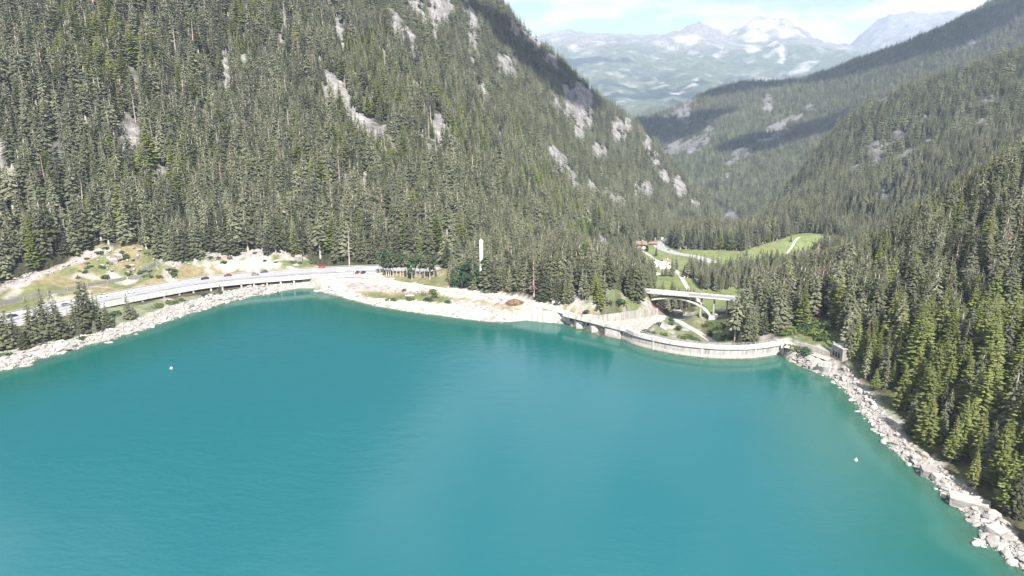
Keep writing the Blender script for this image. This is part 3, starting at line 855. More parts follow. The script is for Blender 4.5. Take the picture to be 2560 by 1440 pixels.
def hill_at(name, x, y, what=2):
    hx, hy, A = HILLS[name][0], HILLS[name][1], HILLS[name][what]
    st = hx[1] - hx[0]
    fx = np.clip((x - hx[0]) / st, 0, len(hx) - 1.001); fy = np.clip((y - hy[0]) / st, 0, len(hy) - 1.001)
    i = fx.astype(int); j = fy.astype(int); a = fx - i; b = fy - j
    r = (A[j, i] * (1 - a) + A[j, i + 1] * a) * (1 - b) + (A[j + 1, i] * (1 - a) + A[j + 1, i + 1] * a) * b
    if what == 2:
        r = np.where((x < hx[0]) | (x > hx[-1]) | (y < hy[0]) | (y > hy[-1]), -999, r)
    return r


hill("mountain_slope", lm_h, -700, 760, 380, 2050, 5, ROCKS_LM, 100, 14, -135)
hill("wooded_ridge", fr_h, 300, 2900, 1350, 3400, 16, ROCKS_FR, 200, 40, -175)
hill("wooded_spur", mr_h, 330, 1900, 690, 1700, 9, ROCKS_MR, 300, 18, -110)

# far range at the head of the valley
FM = [PD(*q) for q in [
    (1100, 130, 11500), (1250, 100, 11500), (1370, 104, 11500), (1420, 103, 11500), (1480, 106, 11300), (1540, 103, 11200), (1610, 106, 11000), (1650, 100, 10500), (1690, 82, 10200), (1770, 70, 10000), (1800, 82, 10000), (1830, 96, 10200),
    (1860, 74, 10800), (1900, 56, 11000), (1930, 58, 11000), (1960, 62, 11000), (2000, 76, 11000), (2040, 100, 10800), (2090, 128, 10500), (2140, 108, 12000), (2190, 98, 12500), (2300, 100, 12500), (2600, 60, 12500), (2900, 60, 12500),
    (1430, 170, 8600), (1500, 148, 8800), (1560, 165, 8300), (1500, 185, 7600), (1440, 210, 7200), (1560, 220, 6900), (1590, 270, 5900), (1540, 265, 5800), (1640, 190, 7600), (1620, 235, 6700), (1700, 150, 8600), (1680, 200, 7300), (1700, 240, 6300),
    (1780, 140, 9000), (1780, 175, 7800), (1850, 170, 8300), (1830, 205, 7000), (1900, 190, 7600), (1950, 130, 8900), (2010, 120, 9000), (2000, 160, 8100), (2080, 150, 8400), (1960, 100, 9900), (1880, 110, 9800), (1840, 130, 9600), (2150, 140, 8600), (2300, 140, 8800),
    (1600, 300, 5200), (1700, 300, 5000), (2000, 250, 5600), (2300, 220, 6000), (1400, 330, 5200), (1200, 330, 5400), (1200, 200, 8000), (1600, 330, 4600), (2600, 200, 6500), (2900, 150, 8000),
]]
FM += [beyond(PD(*q), 1500, 500) for q in [(1250, 100, 11500), (1420, 103, 11500), (1610, 106, 11000), (1770, 70, 10000), (1900, 38, 11000), (2090, 128, 10500), (2190, 98, 12500), (2600, 60, 12500)]]
fm_h = Spline(FM, 1e-8)
fx_ = np.arange(-700, 8200, 48.0); fy_ = np.arange(4200, 13000, 48.0)
FX, FY = np.meshgrid(fx_, fy_)
FZ = fm_h(FX, FY)
hgt = np.clip((FZ - 0) / 1400, 0, 1)
rd = ridged(FX / 1500, FY / 1500, 5, 400) - 0.62
FZ = FZ + rd * (150 + 120 * hgt) + (ridged(FX / 520, FY / 700, 4, 405) - 0.6) * (90 + 90 * hgt) + (ridged(FX / 190, FY / 260, 3, 410) - 0.6) * 70
fu, fv = project(FX, FY, FZ)
tint_f = np.empty(FX.shape + (3,))
alp = fbm(FX / 500, FY / 500, 4, 420)
fz_n = FZ + (alp - 0.5) * 420
tint_f[:] = (0.100, 0.118, 0.068)
k = sstep(520, 220, fz_n)[..., None] * sstep(0.42, 0.50, fbm(FX / 330, FY / 200, 5, 430))[..., None]
tint_f = tint_f * (1 - k) + np.array((0.028, 0.042, 0.03)) * k
k = sstep(700, 1000, fz_n)[..., None]
tint_f = tint_f * (1 - k) + np.array((0.24, 0.215, 0.20)) * k
# pale limestone peak and scree fans
pk = np.zeros(FX.shape)
for (cu, cv, ru, rv) in [(1905, 62, 62, 26), (1960, 78, 50, 24), (1890, 90, 44, 22), (1880, 118, 26, 16), (1700, 98, 26, 10), (1732, 98, 20, 16), (1955, 135, 8, 40), (1768, 190, 4, 12), (1738, 205, 4, 14), (1655, 215, 4, 16)]:
    pk = np.maximum(pk, 1 - np.sqrt(((fu - cu) / ru) ** 2 + ((fv - cv) / rv) ** 2))
pk = sstep(0.0, 0.5, pk + (fbm(FX / 160, FY / 160, 5, 440) - 0.55) * 1.5)[..., None]
tint_f = tint_f * (1 - pk) + np.array((0.46, 0.45, 0.43)) * pk
sc = (ridged(FX / 420, FY / 420, 4, 450) > 0.90)[..., None] * 0.3
tint_f = tint_f * (1 - sc) + np.array((0.36, 0.345, 0.32)) * sc
link("far_mountains", grid_mesh("far_mountains", FX, FY, FZ, "far_slope", tint_f, smooth=True), kind="structure")
# floor that closes the valley between the hills and the range
mb = MB()
fg = np.linspace(0, 1, 12)
mb.add([(-3000, 350, -140), (4000, 350, -140), (12000, 14500, -150), (-4000, 14500, -150)], [(0, 1, 2, 3)])
MATS["valley_forest"] = mat("valley_forest", (0.06, 0.065, 0.04), 0.95)
mb.build("valley_floor", "valley_forest", kind="structure")

mat("sluice_green", (0.20, 0.26, 0.23), 0.6, noise=(0.8, 0.7, 0.2))
mat("plaster", (0.72, 0.69, 0.62), 0.9, noise=(1.0, 0.9, 0.2))
mat("wood_dark", (0.13, 0.085, 0.06), 0.85, noise=(3.0, 0.6, 0.2))
mat("wood_grey", (0.30, 0.275, 0.25), 0.9, noise=(3.0, 0.6, 0.2))
mat("roof_brown", (0.24, 0.17, 0.15), 0.85, noise=(2.0, 0.7, 0.2))
mat("roof_red", (0.30, 0.155, 0.125), 0.85, noise=(2.0, 0.7, 0.2))
mat("roof_white", (0.66, 0.67, 0.68), 0.5, noise=(1.0, 0.85, 0.2))
mat("mortar", (0.24, 0.23, 0.21), 0.95)
mat("brush", (0.20, 0.135, 0.085), 0.95, noise=(2.0, 0.6, 0.2), vary=0.2)
mat("net", (0.12, 0.12, 0.105), 0.85, noise=(1.5, 0.6, 0.15))
mat("lamp_white", (0.85, 0.85, 0.82), 0.3)
mat("lamp_red", (0.45, 0.02, 0.02), 0.3)
mat("buoy_white", (0.8, 0.76, 0.66), 0.5)
mat("buoy_yellow", (0.66, 0.56, 0.34), 0.5)


def hit_any(u, v):
    "the place on the ground or the mountain slope that the photo shows at (u, v)"
    d = Vector(ray(u, v)); t = 100.0
    while t < 2500:
        p = Vector((0, 0, CAM_H)) + d * t
        z = -200.0
        if GX0 < p.x < GX1 and GY0 < p.y < GY1: z = ground_z(p.x, p.y)
        for k in HILLS: z = max(z, float(hill_at(k, np.array([p.x]), np.array([p.y]))[0]))
        if p.z <= z:
            return Vector((p.x, p.y, z))
        t += 1.0
    return p

# ------------------------------------------------------------------ trees: a few shapes of each kind, shared by all trees
def trunk_mesh(name, h, r, material, n=7, lean=0.0, top=0.98):
    mb = MB(); rings = []
    for k in range(6):
        t = k / 5
        rr = r * (1.25 if k == 0 else 1.0) * (1 - t) ** 0.8 + 0.03
        rings.append([(rr * math.cos(2 * math.pi * q / n) + lean * t * h, rr * math.sin(2 * math.pi * q / n), -1.2 + (h * top + 1.2) * t) for q in range(n)])
    mb.loft(rings)
    return mb.mesh(name, material)


def branch(mb, ro, z, az, L, droop, w, rnd, up=0.0):
    "one drooping spray: a ridge line with hanging sides"
    ca, sa = math.cos(az), math.sin(az)
    def pt(r, side, dz):
        return (ca * r - sa * side, sa * r + ca * side, z + dz)
    m1, m2 = 0.42 * L, 0.78 * L
    j = lambda s: rnd.uniform(-s, s)
    vs = [pt(ro, 0, 0.1), pt(m1, w * (0.75 + j(.25)), -droop * 0.40 * L - 0.22 * w * 2), pt(m1, j(.1), -droop * 0.22 * L + up * L * .3), pt(m1, -w * (0.75 + j(.25)), -droop * 0.40 * L - 0.22 * w * 2),
          pt(m2, w * (0.62 + j(.2)), -droop * 0.92 * L - 0.2 * w * 2), pt(m2, j(.1), -droop * 0.62 * L + up * L * .5), pt(m2, -w * (0.62 + j(.2)), -droop * 0.92 * L - 0.2 * w * 2), pt(L, j(.15), -droop * L + up * L * .6)]
    mb.add(vs, [(0, 1, 2), (0, 2, 3), (1, 4, 5, 2), (2, 5, 6, 3), (4, 7, 5), (5, 7, 6)])


def spruce_crown(name, seed, h=20.0, r=3.0, clear=0.06, whorls=26, nb=8, droop=0.42, material="spruce_needles", ragged=0.3, wf=0.28, power=0.85):
    rnd = random.Random(seed); mb = MB()
    for k in range(whorls):
        t = clear + (1 - clear) * (k + rnd.uniform(0, .6)) / whorls
        z = t * h
        q = (t - clear) / (1 - clear)
        rad = r * (1 - q) ** power * (1.0 if q > 0.12 else 0.72 + 2.2 * q) + 0.22
        n = max(4, int(nb * (0.55 + 0.6 * (1 - q))))
        a0 = rnd.uniform(0, 6.28)
        for b in range(n):
            if rnd.random() < 0.09: continue
            L = rad * rnd.uniform(1 - ragged, 1 + ragged * 0.6)
            branch(mb, 0.1, z + rnd.uniform(-.25, .25), a0 + 6.2832 * b / n + rnd.uniform(-.25, .25), L, droop * rnd.uniform(.6, 1.3), max(0.22, L * wf * rnd.uniform(.8, 1.25)), rnd)
    mb.tube((0, 0, h * 0.94), (0, 0, h * 1.01), 0.12, 0.01, 4)
    return mb.mesh(name, material)


def tuft_crown(name, seed, h=16.0, r=3.0, clear=0.25, n=260, material="pine_needles", shape=0.7, size=0.9):
    "looser crown of leaf clumps round an uneven set of limbs (larch, pine, broadleaf)"
    rnd = random.Random(seed); mb = MB()
    limbs = []
    for k in range(26):
        q = rnd.random() ** 0.9
        limbs.append((q, rnd.uniform(0, 6.28), rnd.uniform(.55, 1.12)))
    for k in range(n):
        q, a, f = limbs[rnd.randrange(len(limbs))]
        q = min(1, max(0, q + rnd.gauss(0, .035)))
        rad = r * f * ((1 - q) ** shape) * (min(1, 0.55 + 3 * q)) + 0.15
        rr = rad * rnd.random() ** 0.45
        a += rnd.gauss(0, .22)
        c = Vector((rr * math.cos(a), rr * math.sin(a), h * (clear + (1 - clear) * q) - rr * 0.06 + rnd.uniform(-.3, .3)))
        s = size * rnd.uniform(.6, 1.35)
        nrm = Vector((rnd.gauss(0, 1), rnd.gauss(0, 1), rnd.gauss(0, 1) + 0.6)).normalized()
        e = nrm.orthogonal().normalized(); g = nrm.cross(e)
        m = rnd.choice((5, 5, 6))
        vs = [c + (e * math.cos(6.2832 * i / m) + g * math.sin(6.2832 * i / m)) * s * rnd.uniform(.55, 1.1) * (1.0) for i in range(m)]
        vs.append(c + nrm * s * 0.35)
        mb.add(vs, [(i, (i + 1) % m, m) for i in range(m)])
    return mb.mesh(name, material)


def snag_mesh(name, seed, h=16.0):
    rnd = random.Random(seed); mb = MB()
    mb.tube((0, 0, -1), (0.2, 0, h), 0.30, 0.05, 6)
    for k in range(22):
        z = h * rnd.uniform(.3, .95); a = rnd.uniform(0, 6.28); L = (1 - z / h) * 2.6 + 0.5
        mb.tube((0, 0, z), (math.cos(a) * L, math.sin(a) * L, z - L * .25), 0.06, 0.02, 3, cap=False)
    return mb.mesh(name, "bark_pale")


# unit trees: every crown is 20 m tall, scaled per tree
SPR = [spruce_crown("spruce_crown", 11, 20, 2.9, 0.05), spruce_crown("spruce_crown", 12, 20, 2.5, 0.09, 28, 8, 0.5), spruce_crown("spruce_crown", 13, 20, 3.3, 0.03, 24, 9, 0.38),
       spruce_crown("spruce_crown", 14, 20, 2.2, 0.16, 26, 7, 0.55), spruce_crown("spruce_crown", 15, 20, 2.6, 0.30, 22, 8, 0.45, ragged=0.45)]
SPR_T = trunk_mesh("spruce_trunk", 20, 0.34, "bark_pale")
LAR = [spruce_crown("larch_crown", 31, 20, 3.2, 0.06, 34, 10, 0.12, "larch_needles", 0.35, 0.24, 0.9), spruce_crown("larch_crown", 32, 20, 2.8, 0.12, 34, 9, 0.05, "larch_needles", 0.4, 0.24, 0.8)]
PIN = [tuft_crown("pine_crown", 41, 20, 3.9, 0.38, 520, "pine_needles", 0.5, 0.95), tuft_crown("pine_crown", 42, 20, 3.2, 0.42, 420, "spruce_needles", 0.45, 0.95)]
BRO = [tuft_crown("broadleaf_crown", 51, 20, 7.0, 0.12, 900, "broad_leaves", 0.42, 1.3), tuft_crown("broadleaf_crown", 52, 20, 6.2, 0.14, 800, "broad_leaves", 0.45, 1.3)]
DRY = [spruce_crown("dry_crown", 61, 20, 2.1, 0.12, 20, 6, 0.35, "dry_needles", 0.5, 0.16)]
SNAG = [snag_mesh("dead_trunk", 71, 16), snag_mesh("dead_trunk", 72, 12)]
SPR_FAR = [spruce_crown("spruce_crown", 21, 20, 2.9, 0.04, 11, 6, 0.5, wf=0.36), spruce_crown("spruce_crown", 22, 20, 3.3, 0.04, 10, 6, 0.45, wf=0.36)]

KINDS_ = {"spruce_tree": (SPR, SPR_T), "larch_tree": (LAR, trunk_mesh("larch_trunk", 20, 0.30, "bark")), "pine_tree": (PIN, trunk_mesh("pine_trunk", 20, 0.30, "bark_pale", lean=0.01)),
          "broadleaf_tree": (BRO, trunk_mesh("broadleaf_trunk", 12, 0.40, "bark")), "dry_spruce_tree": (DRY, SPR_T)}


def joined(name, *meshes):
    b = bmesh.new(); mats = []
    for me in meshes:
        off = len(mats); k = len(b.faces)
        b.from_mesh(me); b.faces.ensure_lookup_table()
        for f in b.faces[k:]: f.material_index += off
        mats += list(me.materials)
    m = bpy.data.meshes.new(name); b.to_mesh(m); b.free()
    for q in mats: m.materials.append(q)
    return m


def clump(name, seed, n, spread):
    "several far trees standing close together, for slopes a kilometre and more away"
    rnd = random.Random(seed); b = bmesh.new()
    for k in range(n):
        me = SPR_FAR[k % 2]; s = rnd.uniform(.62, 1.15)
        k0 = len(b.verts); b.from_mesh(me); b.verts.ensure_lookup_table()
        a = rnd.uniform(0, 6.28); d = spread * math.sqrt((k + .3) / n)
        M = Matrix.Translation((d * math.cos(2.4 * k + a * .3), d * math.sin(2.4 * k + a * .3), -3.0 + rnd.uniform(-1, 1))) @ Matrix.Diagonal((s * 1.1, s * 1.1, s * 1.12, 1)) @ Matrix.Rotation(a, 4, 'Z')
        bmesh.ops.transform(b, matrix=M, verts=b.verts[k0:])
    m = bpy.data.meshes.new(name); b.to_mesh(m); b.free()
    m.materials.append(MATS["spruce_needles"])
    return m


forest_kinds = bpy.data.collections.new("forest_kinds")
PROTO = []
for i, me in enumerate([joined("spruce", SPR[0], SPR_T), joined("spruce", SPR[1], SPR_T), joined("spruce", SPR[2], SPR_T), joined("spruce", SPR[3], SPR_T), joined("spruce", SPR[4], SPR_T),
                        joined("larch", LAR[0], KINDS_["larch_tree"][1]), joined("larch", LAR[1], KINDS_["larch_tree"][1]), joined("dry_spruce", DRY[0], SPR_T), SNAG[0], SNAG[1], joined("pine", PIN[0], KINDS_["pine_tree"][1]),
                        SPR_FAR[0], SPR_FAR[1], clump("wood", 81, 3, 4.2), clump("wood", 82, 3, 4.2), clump("wood", 83, 4, 5.5)]):
    o = bpy.data.objects.new("kind_%02d" % i, me)
    forest_kinds.objects.link(o); PROTO.append(o)
I_SPR, I_LAR, I_DRY, I_SNAG, I_PIN, I_FAR, I_CL = (0, 1, 2, 3, 4), (5, 6), (7,), (8, 9), (10,), (11, 12), (13, 14, 15)


def on_ground(u, v):
    "the place on the near ground that the photo shows at (u, v)"
    d = Vector(ray(u, v)); t = 60.0; prev = t
    while t < 1400:
        p = Vector((0, 0, CAM_H)) + d * t
        if p.z <= ground_z(p.x, p.y):
            lo, hi = prev, t
            for _ in range(14):
                mid = (lo + hi) / 2; p = Vector((0, 0, CAM_H)) + d * mid
                if p.z <= ground_z(p.x, p.y): hi = mid
                else: lo = mid
            p = Vector((0, 0, CAM_H)) + d * hi
            p.z = ground_z(p.x, p.y)
            return p
        prev = t; t += 2.0
    p = Vector((0, 0, CAM_H)) + d * 900
    return p


# ---- where trees stand: x, y, z, height, kind index, area
trees = []          # (x, y, z, h, kind, area)


def scatter(xs, ys, step, seed):
    r = np.random.default_rng(seed)
    GX, GY = np.meshgrid(np.arange(xs[0], xs[1], step), np.arange(ys[0], ys[1], step))
    GX = GX + r.uniform(-.48, .48, GX.shape) * step; GY = GY + r.uniform(-.48, .48, GY.shape) * step
    return GX.ravel(), GY.ravel(), r


def others(x, y, skip):
    z = np.full(x.shape, -150.0)
    if skip != "ground":
        q = (x > GX0) & (x < GX1) & (y > GY0) & (y < GY1)
        z = np.where(q, np.maximum(z, ground_zv(x, y)), z)
    for k in HILLS:
        if k != skip: z = np.maximum(z, hill_at(k, x, y))
    return z



def pick(r, n, larch, dry, snag, pine=0.0):
    q = r.random(n); k = r.integers(0, 100, n)
    out = np.choose(k % 5, I_SPR)
    out = np.where(q < larch, np.choose(k % 2, I_LAR), out)
    out = np.where((q > 0.5) & (q < 0.5 + dry), I_DRY[0], out)
    out = np.where((q > 0.7) & (q < 0.7 + snag), np.choose(k % 2, I_SNAG), out)
    out = np.where((q > 0.8) & (q < 0.8 + pine), I_PIN[0], out)
    return out


def frustum(x, y, z, h):
    u, v = project(x, y, z)
    ut, vt = project(x, y, z + h)
    return (y > 30) & (u > -260) & (u < 2820) & (vt < 1560) & (v > -120), u, v


# slope of the left mountain: single trees near, clumps far
x, y, r = scatter((-700, 760), (390, 2050), 5.6, 501)
z = hill_at("mountain_slope", x, y); rk = hill_at("mountain_slope", x, y, 3)
h = (21 + 7 * sstep(750, 480, y)) * r.lognormal(0, .27, x.size) * (0.72 + 0.5 * fbm(x / 45, y / 45, 3, 610))
ok, u, v = frustum(x, y, z, h)
dist = np.hypot(x, y)
ok &= (z > others(x, y, "mountain_slope") - 1.5) & ((v < np.interp(u, FOOT_U, FOOT_V)) | (u > 1110)) & (r.random(x.size) > rk * 0.93) & (z > -130)
gap = fbm(x / 24, y / 24, 3, 640)
ok &= (gap > 0.30) | (r.random(x.size) < 0.35)
ok &= ~((dist > 900) & (r.random(x.size) < 0.50))       # thinner far up, where clumps take over
kind = pick(r, x.size, 0.04, 0.015, 0.045)
lar = fbm(x / 70, y / 70, 3, 650)
kind = np.where((lar > 0.60) & (r.random(x.size) < 0.35) & (dist < 1000), 5, kind)
far = dist > 900
kind = np.where(far, np.choose(r.integers(0, 2, x.size), I_FAR), kind)
cl = far & (r.random(x.size) < 0.45)
kind = np.where(cl, np.choose(r.integers(0, 3, x.size), I_CL), kind)
h = np.where(far, np.minimum(h, 26) * 0.86, np.clip(h, 8, 36))
for i in np.nonzero(ok)[0]: trees.append((x[i], y[i], z[i], h[i], int(kind[i]), "slope"))

# far wooded ridge and the spur in front of it
for nm, xs, ys, st, sd_, hh in (("wooded_ridge", (300, 2900), (1350, 3400), 10.5, 502, 20), ("wooded_spur", (330, 1900), (690, 1700), 6.6, 503, 20)):
    x, y, r = scatter(xs, ys, st, sd_)
    z = hill_at(nm, x, y); rk = hill_at(nm, x, y, 3)
    h = hh * r.lognormal(0, .18, x.size) * (0.75 + 0.45 * fbm(x / 60, y / 60, 3, sd_ + 9))
    ok, u, v = frustum(x, y, z, h)
    ok &= (z > others(x, y, nm) - 1.5) & (r.random(x.size) > rk * 0.9) & (z > -128)
    gap = fbm(x / 50, y / 50, 3, sd_ + 30)
    ok &= (gap > 0.30) | (r.random(x.size) < 0.4)
    if nm == "wooded_ridge":
        kind = np.choose(r.integers(0, 3, x.size), I_CL)
    else:
        kind = np.where(r.random(x.size) < 0.35, np.choose(r.integers(0, 3, x.size), I_CL), np.choose(r.integers(0, 2, x.size), I_FAR))
        near = y < 980
        kind = np.where(near, pick(r, x.size, .02, .01, .005), kind)
        green = inside(u, v, [(2180, 500), (2230, 440), (2290, 400), (2300, 420), (2250, 470), (2200, 530)])
        ok &= ~(green & (r.random(x.size) < 0.6))
    for i in np.nonzero(ok)[0]: trees.append((x[i], y[i], z[i], h[i], int(kind[i]), "ridge" if nm == "wooded_ridge" else "spur"))

# woods on the near ground
RIGHT_BANK = [(1825, 862), (1850, 800), (1878, 740), (1900, 690), (2060, 600), (2300, 480), (2560, 330), (3000, 150), (3000, 1750), (2560, 1356), (2480, 1300), (2400, 1230), (2310, 1162), (2250, 1098), (2180, 1022), (2130, 970), (2100, 925),
              (2097, 880), (2112, 850), (2080, 800), (2005, 800), (1945, 836), (1900, 843)]
DAM_WOOD = [(1112, 640), (1122, 724), (1240, 730), (1282, 746), (1310, 738), (1360, 765), (1420, 772), (1500, 774), (1530, 758), (1560, 742), (1600, 750), (1618, 738), (1632, 728), (1640, 560), (1500, 520), (1112, 560)]
MID_WOOD = [(1672, 692), (1690, 684), (1800, 684), (1900, 676), (1985, 662), (2020, 658), (1990, 682), (1900, 712), (1850, 726), (1800, 730), (1755, 724), (1738, 700), (1700, 694)]
DARK_WOOD = [(1672, 612), (1690, 624), (1820, 626), (1868, 613), (1950, 594), (2005, 577), (2075, 584), (2110, 592), (2130, 560), (1900, 540), (1700, 585)]
BRIDGE_WOOD = [(1636, 752), (1640, 780), (1700, 776), (1738, 770), (1738, 752)]
x, y, r = scatter((-430, 560), (60, 980), 5.4, 504)
z = ground_zv(x, y); sdp, _, _ = poly_dist(x, y, LAKE)
h = 17 * r.lognormal(0, .22, x.size) * (0.7 + 0.6 * fbm(x / 30, y / 30, 3, 660))
ok, u, v = frustum(x, y, z, h)
zo = others(x, y, "ground")
dr, _, _ = line_dist(x, y, LANE); dv, _, _ = line_dist(x, y, VALLEY_ROAD); dh, _, _ = line_dist(x, y, HIGHWAY); da, _, _ = line_dist(x, y, ACCESS); dg, _, _ = line_dist(x, y, GRAVEL)
base_ok = ok & (z > zo - 2) & (sdp > 8) & (dr > 4) & (dv > 10) & (dh > 9.0) & (da > 5) & (dg > 5)
right = base_ok & inside(u, v, RIGHT_BANK) & (x > 100) & (y < 690) & (sdp > 7.5)
right &= ~((sdp < 13) & (r.random(x.size) < .4))
wood = base_ok & ~right & (x < 135) & (y < 640) & inside(u, v, DAM_WOOD)
mid = base_ok & (y > 560) & inside(u, v, MID_WOOD)
dark = base_ok & (y > 700) & inside(u, v, DARK_WOOD)
brw = base_ok & (y > 432) & (y < 600) & inside(u, v, BRIDGE_WOOD)
nz = fbm(x / 22, y / 22, 3, 670)
left = base_ok & (u < 1112) & (x < 0) & (y > 380) & (v < np.interp(u, FOOT_U, FOOT_V))
rim = base_ok & (y > 600) & (x > -100) & ~inside(u, v, MEADOW) & ~mid & ~dark & ~right
right &= (nz > 0.33) | (r.random(x.size) < .4)
k1 = pick(r, x.size, 0.10, 0.015, 0.012, 0.0)
shore_l = right & (sdp < 60) & (r.random(x.size) < 0.62) & (y < 300)
k1 = np.where(shore_l, np.choose(r.integers(0, 2, x.size), I_LAR), k1)
k2 = pick(r, x.size, 0.03, 0.01, 0.015)
hh = np.where(left, np.clip(h * 1.6, 14, 34), np.where(rim, np.clip(h * 1.15, 10, 26), 0))
hh = np.where(left | rim, hh, np.where(right, np.clip(h * 1.25, 8, 29), np.where(wood, np.clip(h * 1.15, 9, 27), np.where(dark, np.clip(h * 1.35, 14, 30), np.where(brw, np.clip(h * .75, 7, 13), np.clip(h * 1.0, 9, 21))))))
# smaller growth at the water's edge
hh = np.where(right & (sdp < 22), hh * 0.75, hh)
for i in np.nonzero(right)[0]: trees.append((x[i], y[i], z[i], hh[i], int(k1[i]), "right bank"))
for i in np.nonzero(left)[0]: trees.append((x[i], y[i], z[i], hh[i], int(k2[i]), "slope"))
for i in np.nonzero(rim)[0]: trees.append((x[i], y[i], z[i], hh[i], int(k2[i]), "valley wood"))
for i in np.nonzero(wood)[0]: trees.append((x[i], y[i], z[i], hh[i], int(k2[i]), "dam wood"))
for i in np.nonzero(mid)[0]: trees.append((x[i], y[i], z[i], hh[i], int(k2[i]), "valley wood"))
for i in np.nonzero(dark)[0]: trees.append((x[i], y[i], z[i], hh[i], int(k2[i]), "dark wood"))
for i in np.nonzero(brw)[0]: trees.append((x[i], y[i], z[i], hh[i], int(k2[i]), "bridge wood"))
print("TREES", len(trees), {a: sum(1 for t in trees if t[5] == a) for a in set(t[5] for t in trees)})

tw = PD(1203, 640, 462)
_T = np.array([(t[0], t[1], t[2], t[3]) for t in trees])
_u, _v = project(_T[:, 0], _T[:, 1], _T[:, 2] + _T[:, 3])
_d = (np.abs(_u - 1203) < 15) & (_T[:, 1] < 464) & (_T[:, 1] > 300) & (_v < 668)
_d |= np.hypot(_T[:, 0] - tw.x, _T[:, 1] - 462) < 4.5
trees = [t for t, k in zip(trees, _d) if not k]

# ---- the largest in view become trees of their own, the rest one forest
T = np.array([(t[0], t[1], t[2], t[3], t[4]) for t in trees])
area = np.array([t[5] for t in trees])
tu, tv = project(T[:, 0], T[:, 1], T[:, 2]); tu2, tv2 = project(T[:, 0], T[:, 1], T[:, 2] + T[:, 3])
size = T[:, 3] * FOC / np.hypot(np.hypot(T[:, 0], T[:, 1]), T[:, 2] - CAM_H)
inview = (tu > 5) & (tu < 2555) & (tv2 > 0) & (tv2 < 1435) & (tv < 1600)
isspr = T[:, 4] < 5
score = np.where(inview, size, 0)
single = np.zeros(len(T), bool)
cand = np.argsort(-np.where(isspr, score, 0))[:250]
single[cand] = True
cand = np.argsort(-np.where((T[:, 4] == 5) | (T[:, 4] == 6), score, 0))[:150]
single[cand[score[cand] > 30]] = True
rest = ~single
fm = bpy.data.meshes.new("forest")
pts = T[rest]
fm.vertices.add(len(pts)); fm.vertices.foreach_set("co", pts[:, :3].astype(np.float32).ravel())
for nm, tp, val in (("size", 'FLOAT', pts[:, 3] / 20.0), ("turn", 'FLOAT', rng.uniform(0, 6.283, len(pts))), ("tilt", 'FLOAT', rng.normal(0, .035, len(pts))), ("sort", 'INT', pts[:, 4].astype(np.int32)), ("girth", 'FLOAT', pts[:, 3] / 20.0 * rng.uniform(1.05, 1.65, len(pts)))):
    a = fm.attributes.new(nm, tp, 'POINT'); a.data.foreach_set("value", val.astype(np.int32 if tp == 'INT' else np.float32))
forest = link("forest", fm, kind="stuff")
forest["label"] = "dense dark spruce forest covering the mountain slopes around the lake"


def instancer(name, collection):
    ng = bpy.data.node_groups.new(name, 'GeometryNodeTree')
    ng.interface.new_socket("Geometry", in_out='INPUT', socket_type='NodeSocketGeometry')
    ng.interface.new_socket("Geometry", in_out='OUTPUT', socket_type='NodeSocketGeometry')
    n, l = ng.nodes, ng.links
    gi = n.new("NodeGroupInput"); go = n.new("NodeGroupOutput")
    ci = n.new("GeometryNodeCollectionInfo"); ci.inputs["Collection"].default_value = collection
    ci.inputs["Separate Children"].default_value = True; ci.inputs["Reset Children"].default_value = True
    mp = n.new("GeometryNodeMeshToPoints")
    ip = n.new("GeometryNodeInstanceOnPoints"); ip.inputs["Pick Instance"].default_value = True
    def attr(nm, tp):
        a = n.new("GeometryNodeInputNamedAttribute"); a.data_type = tp; a.inputs["Name"].default_value = nm
        return a.outputs["Attribute"]
    cx = n.new("ShaderNodeCombineXYZ"); cr = n.new("ShaderNodeCombineXYZ")
    s = attr("size", 'FLOAT'); g = attr("girth", 'FLOAT')
    l.new(g, cx.inputs[0]); l.new(g, cx.inputs[1]); l.new(s, cx.inputs[2])
    l.new(attr("turn", 'FLOAT'), cr.inputs[2]); l.new(attr("tilt", 'FLOAT'), cr.inputs[0])
    l.new(gi.outputs[0], mp.inputs["Mesh"]); l.new(mp.outputs[0], ip.inputs["Points"])
    l.new(ci.outputs[0], ip.inputs["Instance"]); l.new(attr("sort", 'INT'), ip.inputs["Instance Index"])
    l.new(cx.outputs[0], ip.inputs["Scale"])
    e2r = n.new("FunctionNodeEulerToRotation"); l.new(cr.outputs[0], e2r.inputs[0]); l.new(e2r.outputs[0], ip.inputs["Rotation"])
    l.new(ip.outputs[0], go.inputs[0])
    return ng


md = forest.modifiers.new("forest", 'NODES'); md.node_group = instancer("forest_points", forest_kinds)

# ------------------------------------------------------------------ roads
def offset(line, k, d):
    a = line[max(k - 1, 0)]; b = line[min(k + 1, len(line) - 1)]
    t = Vector((b.x - a.x, b.y - a.y, 0)).normalized()
    return Vector((-t.y, t.x, 0)) * d          # + = left of travel


def ribbon(mb, line, d0, d1, dz, mi=0, k0=0, k1=None, dash=None):
    k1 = len(line) - 1 if k1 is None else k1
    for k in range(k0, k1):
        if dash and (k // dash) % 2: continue
        a, b = line[k], line[k + 1]
        oa0, oa1 = offset(line, k, d0), offset(line, k, d1)
        ob0, ob1 = offset(line, k + 1, d0), offset(line, k + 1, d1)
        up = Vector((0, 0, dz))
        mb.add([a + oa1 + up, a + oa0 + up, b + ob0 + up, b + ob1 + up], [(0, 3, 2, 1)], mi)


def sweep(mb, line, prof, k0=0, k1=None, mi=0):
    "closed profile [(offset, height)] carried along the line"
    k1 = len(line) - 1 if k1 is None else k1
    mb.loft([[line[k] + offset(line, k, d) + Vector((0, 0, z)) for d, z in prof] for k in range(k0, k1 + 1)], mi)


